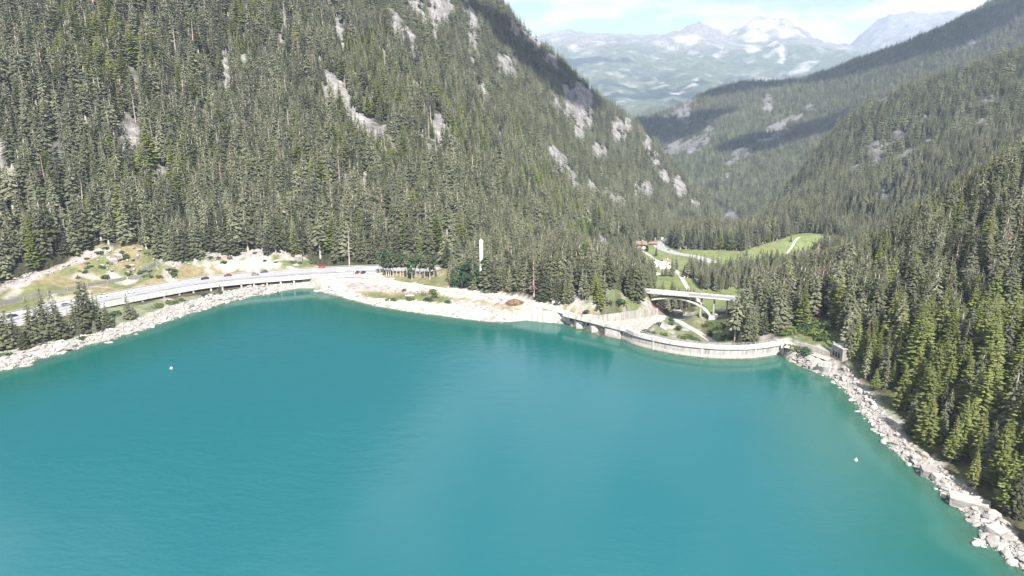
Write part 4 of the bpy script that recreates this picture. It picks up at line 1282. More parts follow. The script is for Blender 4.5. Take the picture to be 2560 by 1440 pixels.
def near_k(line, p):
    return min(range(len(line)), key=lambda k: (line[k].x - p.x) ** 2 + (line[k].y - p.y) ** 2)


kA = near_k(HIGHWAY, Vector((-46, 455, 0)))
kV0 = near_k(HIGHWAY, P(290, 747, 6.5)); kV1 = near_k(HIGHWAY, P(775, 683, 6.5))
mb = MB()
ribbon(mb, HIGHWAY, 0.6, 14.0, 0.0, 0, 0, kA); ribbon(mb, HIGHWAY, -6.0, 0.6, 0.0, 1, 0, kA); ribbon(mb, HIGHWAY, -12.9, -6.5, 0.02, 0, 0, near_k(HIGHWAY, P(1000, 676, 6.5)))
ribbon(mb, HIGHWAY, -5.0, 5.0, 0.0, 1, kA, None)
road = mb.build("road", ["asphalt", "asphalt_dark"], kind="structure")
mb = MB()
for d in (13.2, 1.2, -0.2, -5.5): ribbon(mb, HIGHWAY, d, d + 0.22, 0.012, 0, 0, kA)
ribbon(mb, HIGHWAY, 7.2, 7.4, 0.012, 0, 0, kA, dash=2); ribbon(mb, HIGHWAY, -2.9, -2.7, 0.012, 0, 0, kA, dash=2)
for d in (4.4, -4.6): ribbon(mb, HIGHWAY, d, d + 0.2, 0.012, 0, kA, None)
o = mb.build("lane_marking", "road_paint", road, kind="stuff")
mb = MB(); sweep(mb, HIGHWAY, [(-6.5, -0.3), (-6.0, -0.3), (-6.0, 0.16), (-6.5, 0.16)], 0, kA)
mb.build("kerb", "concrete_pale", road)


def drape(line, half, dz, step=1):
    "a ribbon that lies on the near ground"
    mb = MB()
    for k in range(len(line) - 1):
        q = []
        for kk, s in ((k, 1), (k, -1), (k + 1, -1), (k + 1, 1)):
            p = line[kk] + offset(line, kk, s * half)
            q.append(Vector((p.x, p.y, line[kk].z + dz)))
        mb.add(q, [(0, 1, 2, 3)])
    return mb


o = drape(GRAVEL, 3.0, 0.0).build("gravel_track", "gravel", kind="structure")
mb = MB(); lb = smooth_line(LAYBY, 3.0)
ribbon(mb, lb, -5, 5.4, 0.10); mb.build("lay_by", "gravel", kind="structure")
drape(LANE, 2.0, 0.03).build("farm_lane", "gravel", kind="structure")
drape(HILL_TRACK, 1.3, 0.03).build("hill_track", "gravel", kind="structure")
o = drape(VALLEY_ROAD, 6.5, 0.03).build("valley_road", "asphalt", kind="structure")
mb = MB()
for d in (-5.9, 5.7, -0.1): ribbon(mb, VALLEY_ROAD, d, d + 0.2, 0.05, dash=None if d else 1)
mb.build("lane_marking", "road_paint", o, kind="stuff")
drape(ACCESS, 2.4, 0.0).build("access_road", "gravel", kind="structure")


def guard_rail(line, k0, k1, d, label, posts=True):
    t = thing("guard_rail", label, "guard rail", line[k0] + offset(line, k0, d))
    base = t.location
    L = [p - base for p in line]
    mb = MB(); sweep(mb, L, [(d - 0.05, 0.45), (d + 0.05, 0.45), (d + 0.08, 0.60), (d + 0.05, 0.78), (d - 0.05, 0.78)], k0, k1)
    mb.build("rail", "galvanized", t)
    mb = MB()
    for k in range(k0, k1, 1):
        p = L[k] + offset(L, k, d); mb.box(p.x - .06, p.x + .06, p.y - .06, p.y + .06, p.z - 0.4, p.z + 0.72)
    mb.build("post", "galvanized", t, kind="stuff")
    return t


guard_rail(HIGHWAY, 0, kA, 14.4, "steel guard rail along the uphill edge of the highway")
guard_rail(HIGHWAY, 0, kA, 0.55, "steel guard rail between the two carriageways of the highway")
guard_rail(smooth_line(LAYBY[1:] + [P(1000, 703, 6.4)], 3.0), 0, 14, -5.2, "low rail along the lake side of the parking place")

# viaduct that carries the lake side of the highway
t = thing("viaduct", "low concrete viaduct on short pillars carrying the highway above the boulder shore", "viaduct", HIGHWAY[kV0])
b0 = t.location; HL = [p - b0 for p in HIGHWAY]
mb = MB(); sweep(mb, HL, [(-13.2, -0.75), (-6.2, -0.75), (-6.2, -0.02), (-13.2, -0.02)], kV0 - 6, kV1); mb.build("deck", "concrete", t)
mb = MB(); sweep(mb, HL, [(-13.5, -0.95), (-13.2, -0.95), (-13.2, 0.95), (-13.5, 0.95)], kV0 - 40 if kV0 > 40 else 0, kV1 + 2); mb.build("parapet", "concrete_pale", t)
for u in (332, 372, 419, 457, 493, 528, 562, 597, 632, 667, 702, 737):
    v = np.interp(u, [300, 500, 700, 800], [762, 725, 702, 696])
    k = near_k(HIGHWAY, P(u, v, 6.5)); p = HL[k] + offset(HL, k, -12.4)
    a = offset(HL, k, 1.0); ang = math.atan2(a.y, a.x)
    gz = ground_z(p.x + b0.x, p.y + b0.y) - b0.z - 1.2
    MB().box(-0.45, 0.45, -0.5, 0.5, gz, -0.76, M=Matrix.Translation((p.x, p.y, 0)) @ Matrix.Rotation(ang, 4, 'Z')).build("pillar", "concrete_pale", t)
mb = MB(); sweep(mb, HL, [(-6.3, -4.5), (-5.9, -4.5), (-5.9, -0.4), (-6.3, -0.4)], kV0 - 6, kV1); mb.build("abutment_wall", "concrete_wet", t)

# ------------------------------------------------------------------ the dam
arch = smooth_line(DAMW[4:], 2.2)
def nrm_dn(line, k):        # towards the valley
    return offset(line, k, 1.0)
dm = thing("dam", "curved pale concrete arch dam closing the turquoise lake", "dam", arch[len(arch) // 2])
b0 = dm.location; AL = [p - b0 for p in arch]
nblk = 13
ks = [round(i * (len(AL) - 1) / nblk) for i in range(nblk + 1)]
for i in range(nblk):
    mb = MB(); k0, k1 = ks[i], ks[i + 1]
    rows = [(-0.5, -14), (-0.12, 0.9), (0.0, 1.6), (0.05, 4.55), (3.2, 4.55), (6.5, -40)]
    ringsA = []
    for k in range(k0, k1 + 1):
        sh = Vector((0, 0, 0))
        if k == k0: sh = (AL[k + 1] - AL[k]).normalized() * 0.05
        if k == k1: sh = (AL[k - 1] - AL[k]).normalized() * 0.05
        ringsA.append([AL[k] + sh + offset(AL, k, d) + Vector((0, 0, z)) for d, z in rows])
    mb.loft(ringsA)
    n_r = len(rows)
    for fi, f in enumerate(mb.f):
        zs = [mb.v[q][2] for q in f]
        if max(zs) <= 1.61 and fi < (k1 - k0) * n_r: mb.mi[fi] = 1
    mb.build("wall_block", ["concrete", "concrete_wet"], dm)
mb = MB(); sweep(mb, AL, [(-0.55, 4.58), (4.3, 4.58), (4.3, 5.35), (-0.55, 5.35)]); mb.build("crest_walkway", "concrete_pale", dm)
mb = MB(); sweep(mb, AL, [(-0.75, 4.75), (-0.45, 4.75), (-0.45, 6.55), (-0.75, 6.55)]); mb.build("parapet", "concrete_pale", dm)
mb = MB()
for k in range(0, len(AL)):
    p = AL[k] + offset(AL, k, 4.1); mb.box(p.x - .07, p.x + .07, p.y - .07, p.y + .07, 5.36, 6.6)
for z in (5.8, 6.2, 6.58): sweep(mb, AL, [(4.06, z - .035), (4.14, z - .035), (4.14, z + .035), (4.06, z + .035)])
mb.build("railing", "galvanized", dm, kind="stuff")
for k in (len(AL) // 2, int(len(AL) * .24), int(len(AL) * .80)):
    p = AL[k]; a = offset(AL, k, -1.0); ang = math.atan2(a.y, a.x)
    MB().box(0.0, 0.35, -0.5, 0.5, -6, 4.7, M=Matrix.Translation((p.x, p.y, 0)) @ Matrix.Rotation(ang, 4, 'Z')).build("buttress", "concrete_pale", dm)
# abutment block at the far end of the dam
e0, e1 = P(1948, 885), P(1962, 891)
d = (e1 - e0).normalized(); ang = math.atan2(d.y, d.x)
MB().box(0, 2.4, 0.3, 5.0, -10, 4.3, M=Matrix.Translation(e0 - b0) @ Matrix.Rotation(ang, 4, 'Z')).build("end_block", "concrete", dm)

# spillway with its piers and footbridge
sp = thing("spillway", "concrete spillway with blunt piers under a long footbridge", "spillway", DAMW[2])
b0 = sp.location
S0 = P(1424, 812) - b0; S1 = DAMW[4] - b0
ax = Vector((S1.x - S0.x, S1.y - S0.y, 0)); Ls = ax.length; ax.normalize(); dn = Vector((-ax.y, ax.x, 0))
def S(a, d, z): return S0 + ax * a + dn * d + Vector((0, 0, z))
def along(p): return (p - b0 - S0).dot(ax)
pa = [(along(P(1437, 816)), along(P(1456, 822))), (along(P(1471, 827)), along(P(1490, 834))), (along(P(1504, 838)), along(P(1553, 846)))]
for i, (a0, a1) in enumerate(pa):
    nose = -2.6 if i < 2 else -2.2
    top = 4.0 if i < 2 else 4.6
    plan = [(a0, 5.0), (a0, nose + 1.6), ((a0 + a1) / 2 if i < 2 else a0 + 1.6, nose), (a1 if i < 2 else a1 - 0.2, nose + (1.6 if i < 2 else 0.7)), (a1, 5.0)]
    mb = MB(); mb.loft([[S(a, d, z) for a, d in plan] for z in (-10, 1.3, top - 0.9)] + [[S(a, max(d, nose + 0.9), top) for a, d in plan]])
    for fi in range(5): mb.mi[fi] = 1
    mb.build("pier", ["concrete_pale", "concrete_wet"], sp)
op = [(0.0, pa[0][0]), (pa[0][1], pa[1][0]), (pa[1][1], pa[2][0])]
for a0, a1 in op:
    mb = MB(); mb.loft([[S(a, d, z) for d, z in ((-0.6, -10), (-0.1, 0.9), (0.7, 1.9), (1.6, 2.1), (4.5, 1.0), (4.5, -10))] for a in (a0 + .02, a1 - .02)]); mb.build("weir_sill", "concrete_pale", sp)
    mb = MB(); mb.loft([[S(a, d, z) for d, z in ((4.6, 1.2), (4.9, 1.2), (4.9, 4.6), (4.6, 4.6))] for a in (a0 + .05, a1 - .05)]); mb.build("gate", "sluice_green", sp)
B0, B1 = P(1412, 784, 6.6) - b0, arch[2] + offset(arch, 2, 1.8) + Vector((0, 0, 6.0)) - b0
bd = (B1 - B0); n_ = Vector((-bd.y, bd.x, 0)).normalized()
def BB(t, d, z): return B0 + bd * t + n_ * d + Vector((0, 0, z))
for nm, pr, mt in (("deck", ((-1.8, -0.9), (1.8, -0.9), (1.8, -0.15), (-1.8, -0.15)), "concrete"), ("parapet", ((-2.0, -1.0), (-1.8, -1.0), (-1.8, 0.75), (-2.0, 0.75)), "concrete_pale"), ("parapet", ((1.8, -1.0), (2.0, -1.0), (2.0, 0.75), (1.8, 0.75)), "concrete_pale")):
    mb = MB(); mb.loft([[BB(t, d, z) for d, z in pr] for t in (0, .25, .5, .75, 1)]); mb.build(nm, mt, sp)
for tt in (0.34, 0.63, 0.9):
    MB().box(-0.4, .4, -.4, .4, -3.2, -0.9, M=Matrix.Translation(BB(tt, 0, 0))).build("bearing", "concrete_pale", sp)

# walls
def panel_wall(name, label, cat, line, zb, zt, thick, mt, step=5.0):
    "a wall of cast panels along a line; zb, zt = foot and top heights (numbers or lists)"
    L = [Vector((p.x, p.y, 0)) for p in line]
    t = thing(name, label, cat, L[0]); base = t.location.copy()
    cum = [0.0]
    for a, b in zip(L[:-1], L[1:]): cum.append(cum[-1] + (b - a).length)
    n = max(1, round(cum[-1] / step))
    fx = lambda s: Vector((np.interp(s, cum, [p.x for p in L]), np.interp(s, cum, [p.y for p in L]), 0))
    zbf = lambda s: np.interp(s, cum, zb) if isinstance(zb, list) else zb
    ztf = lambda s: np.interp(s, cum, zt) if isinstance(zt, list) else zt
    for i in range(n):
        s0, s1 = cum[-1] * i / n + .025, cum[-1] * (i + 1) / n - .025
        a, b = fx(s0) - base, fx(s1) - base
        q = (b - a).normalized(); m_ = Vector((-q.y, q.x, 0)) * thick
        j = 0.012 * (i % 3)
        mb = MB(); mb.loft([[a - m_ * j, b - m_ * j, b + m_, a + m_]] * 0 + [[p + Vector((0, 0, z)) for p, z in ((a - m_ * j, zbf(s0)), (b - m_ * j, zbf(s1)), (b + m_, zbf(s1)), (a + m_, zbf(s0)))],
                                                                  [p + Vector((0, 0, z)) for p, z in ((a - m_ * j, ztf(s0)), (b - m_ * j, ztf(s1)), (b + m_, ztf(s1)), (a + m_, ztf(s0)))]])
        mb.build("wall_panel", mt, t)
    return t


panel_wall("retaining_wall", "pale concrete retaining wall standing in the lake beside the spillway", "retaining wall", [P(1283, 797), P(1318, 801), P(1360, 806), P(1395, 807.5), P(1425, 810)], -6, [4.8, 5.6, 6.3, 6.4, 6.4], 1.2, "concrete_pale")
CH = [p.copy() for p in LA[:-1]]
panel_wall("chute_wall", "stained concrete side wall of the spillway chute below the grey rock", "wall", CH, [p.z - 2.0 for p in CH], [PD(q[0], q[1], p.y).z for q, p in zip([(1456, 787), (1478, 786), (1500, 789), (1560, 781), (1620, 773), (1645, 771)], CH)], 1.0, "concrete")
mb = MB()
mb.loft([[a.lerp(b, q / 6) for q in range(7)] for a, b in zip(LA, LB)], cap=False, close=False)
mb.build("chute_floor", "concrete", kind="structure")
panel_wall("retaining_wall", "shaded grey concrete wall behind the path between dam and stone building", "retaining wall", [P(1990, 870, 5.5), P(2020, 877, 5.5), P(2048, 884, 5.5), P(2074, 891, 5.5)], 3, [8.6, 8.6, 8.2, 7.6], 0.8, "concrete")
# steps of concrete where the crest meets the bank
t = thing("abutment_terrace", "white concrete terrace with steps at the end of the dam crest", "terrace", P(1966, 864, 5.55))
ang = math.atan2((P(1995, 870, 5.6) - P(1955, 872, 5.6)).y, (P(1995, 870, 5.6) - P(1955, 872, 5.6)).x)
MB().box(-1.5, 9, 2.0, 6, -2.0, 0.05, M=Matrix.Rotation(ang, 4, 'Z')).build("slab", "concrete_pale", t)
for i in range(5): MB().box(7 + i * .5, 9.2, 6.05, 8.4, -1, 0.3 + i * .35, M=Matrix.Rotation(ang, 4, 'Z')).build("step", "concrete_pale", t)
MB().box(-2, 6.8, 6.05, 6.35, -1, 1.1, M=Matrix.Rotation(ang, 4, 'Z')).build("parapet", "concrete", t)

PATH = smooth_line([P(1962, 866, 5.5), P(1985, 871, 5.5), P(2012, 879, 5.5), P(2045, 889, 5.4), P(2072, 899, 5.3)], 2.0)
drape(PATH, 2.0, 0.12).build('path', 'gravel', kind='structure')
# slipway
a, b, c, d = SLIPWAY
t = thing("slipway", "pale ribbed concrete slipway sloping down into the lake", "slipway", a); b0 = t.location.copy()
n = 9
for i in range(n):
    q0, q1 = i / n + .004, (i + 1) / n - .004
    pts = [a.lerp(d, q0) - b0, b.lerp(c, q0) - b0, b.lerp(c, q1) - b0, a.lerp(d, q1) - b0]
    mb = MB(); mb.loft([[p + Vector((0, 0, -1.6)) for p in pts], [p + Vector((0, 0, 0.35)) for p in pts]]); mb.build("slab", "concrete_pale", t)

# ------------------------------------------------------------------ arch bridge in the gorge
DK0, DK1 = P(1600, 726.5, -2), P(1872, 750, -2)
br = thing("arch_bridge", "slender white concrete arch bridge crossing the gorge behind the dam", "bridge", DK0)
b0 = br.location; dv_ = DK1 - DK0; dl = dv_.length; dd = dv_.normalized(); dnb = Vector((-dd.y, dd.x, 0))
def D(s, w, z): return dd * s + dnb * w + Vector((0, 0, z))
def s_of(u):      # metres along the deck that the photo shows at column u
    lo, hi = 0, dl
    for _ in range(40):
        m_ = (lo + hi) / 2; p = DK0 + dd * m_
        if project(np.array(p.x), np.array(p.y), np.array(p.z))[0] < u: lo = m_
        else: hi = m_
    return lo
def at_deck(u, v):
    p = DK0 + dd * s_of(u); q = PD(u, v, p.y); return s_of(u), q.z - DK0.z
mb = MB(); mb.loft([[D(s, w, z) for w, z in ((-4.6, -0.3), (-2.6, -1.0), (2.6, -1.0), (4.6, -0.3), (4.6, -0.02), (-4.6, -0.02))] for s in (0, dl)]); mb.build("deck", "concrete_pale", br)
for w in (-4.75, 4.6): mb = MB(); mb.loft([[D(s, w + q, z) for q, z in ((0, -0.4), (.15, -0.4), (.15, 0.7), (0, 0.7))] for s in (0, dl)]); mb.build("parapet", "concrete_pale", br)
pts = [at_deck(u, v) for u, v in ((1631, 747), (1645, 744.5), (1665, 742.8), (1690, 743.5), (1715, 747.5), (1740, 756.5), (1760, 768), (1783, 791))]
sp_ = smooth_line([Vector((s, 0, z)) for s, z in pts], 3.0)
mb = MB(); mb.loft([[D(q.x, w, min(q.z + h_, -1.02)) for w, h_ in ((-2.6, -.55), (2.6, -.55), (2.6, .45), (-2.6, .45))] for q in sp_]); mb.build("arch", "concrete_pale", br)
zarch = lambda s: np.interp(s, [q.x for q in sp_], [q.z for q in sp_])
for u, vb in ((1727, None), (1755, None), (1787, 779), (1819, 779)):
    s = s_of(u); zb = zarch(s) if vb is None else at_deck(u, vb)[1] - 2.0
    MB().box(-0.5, 0.5, -2.2, 2.2, zb, -1.01, M=Matrix.Translation(D(s, 0, 0)) @ Matrix.Rotation(math.atan2(dd.y, dd.x), 4, 'Z')).build("pier", "concrete", br)
s = s_of(1755); zb = at_deck(1755, 782)[1]
MB().box(-0.6, 0.6, -2.2, 2.2, zb - 2, zarch(s) - 0.6, M=Matrix.Translation(D(s, 0, 0)) @ Matrix.Rotation(math.atan2(dd.y, dd.x), 4, 'Z')).build("pier", "concrete", br)
s, z = at_deck(1785, 790)
MB().box(-2.2, 3.0, -3.2, 3.2, z - 5, z + 0.8, M=Matrix.Translation(D(s, 0, 0)) @ Matrix.Rotation(math.atan2(dd.y, dd.x), 4, 'Z')).build("foundation", "concrete_pale", br)

# ------------------------------------------------------------------ tower in the wood
g = P(1203, 700, 9.0)
t = thing("tower", "tall slim white concrete tower rising above the spruces", "tower", (g.x, 462, 8))
x_ = PD(1203, 640, 462).x; t.location.x = x_
zt = PD(1203, 597, 462).z - 8
mb = MB(); mb.loft([[(1.45 * math.cos(a), 1.45 * math.sin(a), z) for a in [2 * math.pi * (k + .5) / 8 for k in range(8)]] for z in (-4, zt - 2.2)]); mb.build("shaft", "tower_paint", t)
mb = MB(); mb.loft([[(r * math.cos(a), r * math.sin(a), z) for a in [2 * math.pi * (k + .5) / 8 for k in range(8)]] for r, z in ((1.5, zt - 2.19), (1.5, zt - 1.6), (.5, zt - 0.2))]); mb.build("cap", "tower_paint", t)
MB().box(-.1, .1, -.1, .1, zt - 0.3, zt + 0.9).build("finial", "galvanized", t)

# ------------------------------------------------------------------ buildings
def window(parent, c, nx, w, h, mt="car_glass", frame="wood_dark"):
    "a window on a wall facing nx (unit vector): frame proud of the wall, pane as its child"
    ang = math.atan2(nx.y, nx.x)
    M = Matrix.Translation(c) @ Matrix.Rotation(ang, 4, 'Z')
    mb = MB()
    for (y0, y1, z0, z1) in ((-w / 2 - .08, -w / 2, -h / 2 - .08, h / 2 + .08), (w / 2, w / 2 + .08, -h / 2 - .08, h / 2 + .08), (-w / 2, w / 2, h / 2, h / 2 + .08), (-w / 2, w / 2, -h / 2 - .08, -h / 2)):
        mb.box(0, 0.09, y0, y1, z0, z1, M=M)
    f = mb.build("window", frame, parent)
    MB().box(0.0, 0.03, -w / 2, w / 2, -h / 2, h / 2, M=M).build("pane", mt, f)


def house(name, label, cat, loc, rz, w, d, h, roof_h, wall_m, roof_m, wins=(3, 2), gable_m=None, over=0.7, door=True, group=None, chimney=False, upper=None):
    "gabled house: ridge along x, front wall at y = -d/2"
    t = thing(name, label, cat, loc, rz, group)
    hl = h * 0.5 if upper else h
    MB().box(-w / 2, w / 2, -d / 2, d / 2, -2.5, hl).build("wall", wall_m, t)
    if upper: MB().box(-w / 2 - .06, w / 2 + .06, -d / 2 - .06, d / 2 + .06, hl, h).build("upper_wall", upper, t)
    for s in (-1, 1):
        mb = MB(); mb.loft([[(s * w / 2, -d / 2, h), (s * w / 2, d / 2, h), (s * w / 2, 0, h + roof_h)], [(s * (w / 2 - .2), -d / 2, h), (s * (w / 2 - .2), d / 2, h), (s * (w / 2 - .2), 0, h + roof_h)]])
        mb.build("gable", gable_m or upper or wall_m, t)
    o_ = over; e = roof_h / (d / 2)
    rf = None
    for s in (-1, 1):
        mb = MB()
        y0, y1 = s * (d / 2 + o_), 0
        z0, z1 = h - o_ * e, h + roof_h
        mb.loft([[(x_, y0, z0), (x_, y1, z1), (x_, y1, z1 + .22), (x_, y0, z0 + .22)] for x_ in (-w / 2 - o_, w / 2 + o_)])
        rf = mb.build("roof", roof_m, t)
    if chimney:
        MB().box(w * .2, w * .2 + .8, .6, 1.4, h + roof_h * .4, h + roof_h + 1.0).build("chimney", "water_white", rf)
    rows = [h * 0.28] if h < 4 else [h * 0.25, h * 0.72]
    for z in rows:
        for i in range(wins[0]):
            if door and z == rows[0] and i == wins[0] // 2: continue
            window(t, Vector((-w / 2 + w * (i + .5) / wins[0], -d / 2 - (.06 if upper and z > hl else 0), z)), Vector((0, -1, 0)), 1.0, 1.15)
        for i in range(wins[1]):
            window(t, Vector((-w / 2 - (.06 if upper and z > hl else 0), -d / 2 + d * (i + .5) / wins[1], z)), Vector((-1, 0, 0)), 1.0, 1.15)
    if door:
        dr_ = MB().box(-0.55, .55, -d / 2 - .06, -d / 2 + .0, 0, 2.1).build("door", "wood_dark", t)
    return t


g = on_ground(1600, 620)
ch = house("chalet", "alpine chalet with white ground floor and dark wooden upper storey by the conifers", "house", g, R(-8), 13, 10, 6.0, 2.6, "plaster", "roof_brown", (4, 3), upper="wood_dark", chimney=True, over=1.2)
g = on_ground(1633, 612)
house("shed", "small orange-roofed shed beside the valley road near the chalet", "shed", g, R(-6), 9, 5, 2.4, 1.2, "wood_dark", "roof_red", (2, 1))
g = on_ground(1646, 664)
house("barn", "low farm barn with a white metal roof in the green valley", "barn", g, R(6), 15, 11, 2.6, 1.8, "plaster", "roof_white", (4, 2))
g = on_ground(1665, 660)
house("farmhouse", "small farmhouse with a red roof beside the white-roofed barn", "house", g, R(12), 7, 6, 3.4, 1.8, "plaster", "roof_red", (3, 2), chimney=True)
g = on_ground(1718, 693)
house("hut", "little hut with a pinkish roof alone on the meadow by the lane", "hut", g, R(-4), 7, 5, 2.3, 1.5, "plaster", "roof_red", (2, 1))
g = on_ground(735, 612)
house("cabin", "wooden cabin with a grey shingle roof among spruces above the highway", "cabin", hit_any(735, 611), R(-14), 9, 6, 2.4, 2.0, "wood_dark", "wood_grey", (3, 1))
panel_wall("farmyard_wall", "white wall holding up the farmyard in front of the barn", "wall", [on_ground(1650, 673), on_ground(1663, 672), on_ground(1677, 670)], on_ground(1663, 672).z - 2, on_ground(1663, 672).z + 2.2, 0.5, "water_white")
panel_wall("stream_wall", "long low white wall across the meadow below the farm", "wall", [on_ground(1632, 687), on_ground(1650, 687), on_ground(1669, 686)], on_ground(1650, 687).z - 3, on_ground(1650, 687).z + 1.6, 0.8, "water_white")

# stone gatehouse at the end of the path
g = P(2076, 893, 5.2)
fd = (P(2104, 908, 5.2) - g); fd.z = 0; fl = max(fd.length, 7.5); fd.normalize()
t = thing("stone_building", "square grey stone building with three dark windows beside the slipway", "building", g, math.atan2(fd.y, fd.x))
hh_, dp_ = 6.4, 7.0
core = MB().box(0.12, fl - .12, 0.12, dp_ - .12, -3, hh_ - .1).build("wall", "mortar", t)
rb = random.Random(5); z = -0.6
while z < hh_ - 0.3:
    hz_ = rb.uniform(.5, .75); hz_ = min(hz_, hh_ - z)
    for side in range(2):
        L_ = fl if side == 0 else dp_
        x_ = 0.0
        while x_ < L_ - 0.05:
            w_ = min(rb.uniform(.7, 1.5), L_ - x_)
            if L_ - x_ - w_ < .35: w_ = L_ - x_
            cx_, cz_ = x_ + w_ / 2, z + hz_ / 2
            if not (side == 0 and any(abs(cx_ - wx) < .95 and 1.3 < cz_ < 4.1 for wx in (1.7, 3.6, 5.5))):
                jx = rb.uniform(0, .06)
                if side == 0: MB().box(x_ + .02, x_ + w_ - .02, -jx, .13, z + .02, z + hz_ - .02).build("stone", "rock", core)
                else: MB().box(-jx, .13, x_ + .02, x_ + w_ - .02, z + .02, z + hz_ - .02).build("stone", "rock", core)
            x_ += w_
    z += hz_
for wx in (1.7, 3.6, 5.5): window(t, Vector((wx, 0.10, 2.7)), Vector((0, -1, 0)), 1.4, 2.6, "dark_glass", "concrete_pale")
MB().box(-.25, fl + .25, -.25, dp_ + .2, hh_, hh_ + .35).build("roof", "concrete", t)
mb = MB().box(-.1, 0.9, -.1, 0.9, hh_ + .36, hh_ + 1.3); mb.build("parapet_stone", "rock", t)

# ------------------------------------------------------------------ trees that stand as things of their own
def make_tree(kind, var, x, y, z, h, label, group=None, girth=1.0, sink=0.0):
    crowns, trunk = KINDS_[kind]
    t = thing(kind, label, "tree", (x, y, z - sink), rng.uniform(0, 6.28), group)
    s = h / 20.0
    t.scale = (s * girth, s * girth, s)
    link("crown", crowns[var % len(crowns)], t); link("trunk", trunk, t)
    return t


SHAPE = {0: "full", 1: "slender", 2: "broad", 3: "narrow", 4: "bare-stemmed"}
LAND = {"slipway": P(2070, 925, 2), "stone building": P(2100, 900, 6), "great slab boulder": P(2420, 1265, 2), "block boulder": P(2318, 1192, 2), "bridge end": P(1860, 752, -2), "dam crest": P(1905, 868, 5)}
used_lm = {}
sing = np.nonzero(single)[0]
sing = sing[np.argsort(-size[sing])]
# the few nearest to each landmark are told apart by it
named = {}
for lm, p in LAND.items():
    d = np.hypot(T[sing, 0] - p.x, T[sing, 1] - p.y)
    o_ = np.argsort(d)[:7]
    for n_i, q in enumerate(o_):
        i = sing[q]
        if d[q] < 45 and i not in named: named[i] = (lm, n_i)
ORD = ["nearest", "second nearest", "third nearest", "fourth nearest", "fifth nearest", "sixth nearest", "seventh nearest"]
for i in sing:
    kd = int(T[i, 4]); kind = "larch_tree" if kd in (5, 6) else "spruce_tree"
    var = kd - 5 if kd in (5, 6) else kd
    noun = "light green larch" if kind == "larch_tree" else "dark spruce"
    hgt_ = T[i, 3]; sz = "small" if hgt_ < 10 else "young" if hgt_ < 14 else "tall" if hgt_ < 21 else "towering"
    shp = "feathery" if kind == "larch_tree" else SHAPE[kd]
    sd_i = abs(float(poly_dist(np.array([T[i, 0]]), np.array([T[i, 1]]), LAKE)[0][0]))
    if i in named:
        lab = "%s %s %s, %s to the %s" % (sz, shp, noun, ORD[named[i][1]], named[i][0]); grp = "trees of the steep wooded bank"
    else:
        if area[i] == "slope":
            ua, va = tu[i], tv[i]
            seg = "above the rockfall net" if ua < 190 else "above the scrubby boulder slope" if ua < 420 else "above the viaduct's first half" if ua < 560 else "above the viaduct's second half" if ua < 690 else "around the cabin" if ua < 790 else "behind the pointed white boulder" if ua < 900 else "behind the parking place"
            row = "in the front row" if va > np.interp(ua, FOOT_U, FOOT_V) - 16 else "in the second rows" if va > np.interp(ua, FOOT_U, FOOT_V) - 45 else "deep in the forest"
            where = "%s %s" % (row, seg); grp = "forest edge above the highway"
        elif area[i] == "right bank":
            yb = T[i, 1]
            part_ = "below the great slab" if yb < 178 else "above the great slab" if yb < 200 else "above the block boulder" if yb < 228 else "between block boulder and buoy" if yb < 255 else "between buoy and slipway" if yb < 285 else "behind the stone building" if yb < 315 else "beside the bright clearing" if yb < 345 else "above the gorge"
            edge = "at the shore stones" if sd_i < 16 else "two rows up from shore" if sd_i < 28 else "low on the bank" if sd_i < 45 else "midway up the bank" if T[i, 2] < 38 else "high on the bank"
            where = "%s, %s" % (edge, part_); grp = "trees of the steep wooded bank"
        elif area[i] == "dam wood":
            where = "of the wood " + ("beside the white tower" if tu[i] < 1260 else "behind the brush heap" if tu[i] < 1370 else "behind the spillway" if tu[i] < 1500 else "above the grey rock") + (", at its edge" if T[i, 1] < 405 else ", inside it"); grp = "wood behind the spillway"
        else:
            where = "in the valley wood behind the bridge"; grp = "valley wood"
        lab = "%s %s %s %s" % (sz, shp, noun, where)
    make_tree(kind, var, *T[i, :4], lab, grp, rng.uniform(1.2, 1.65))

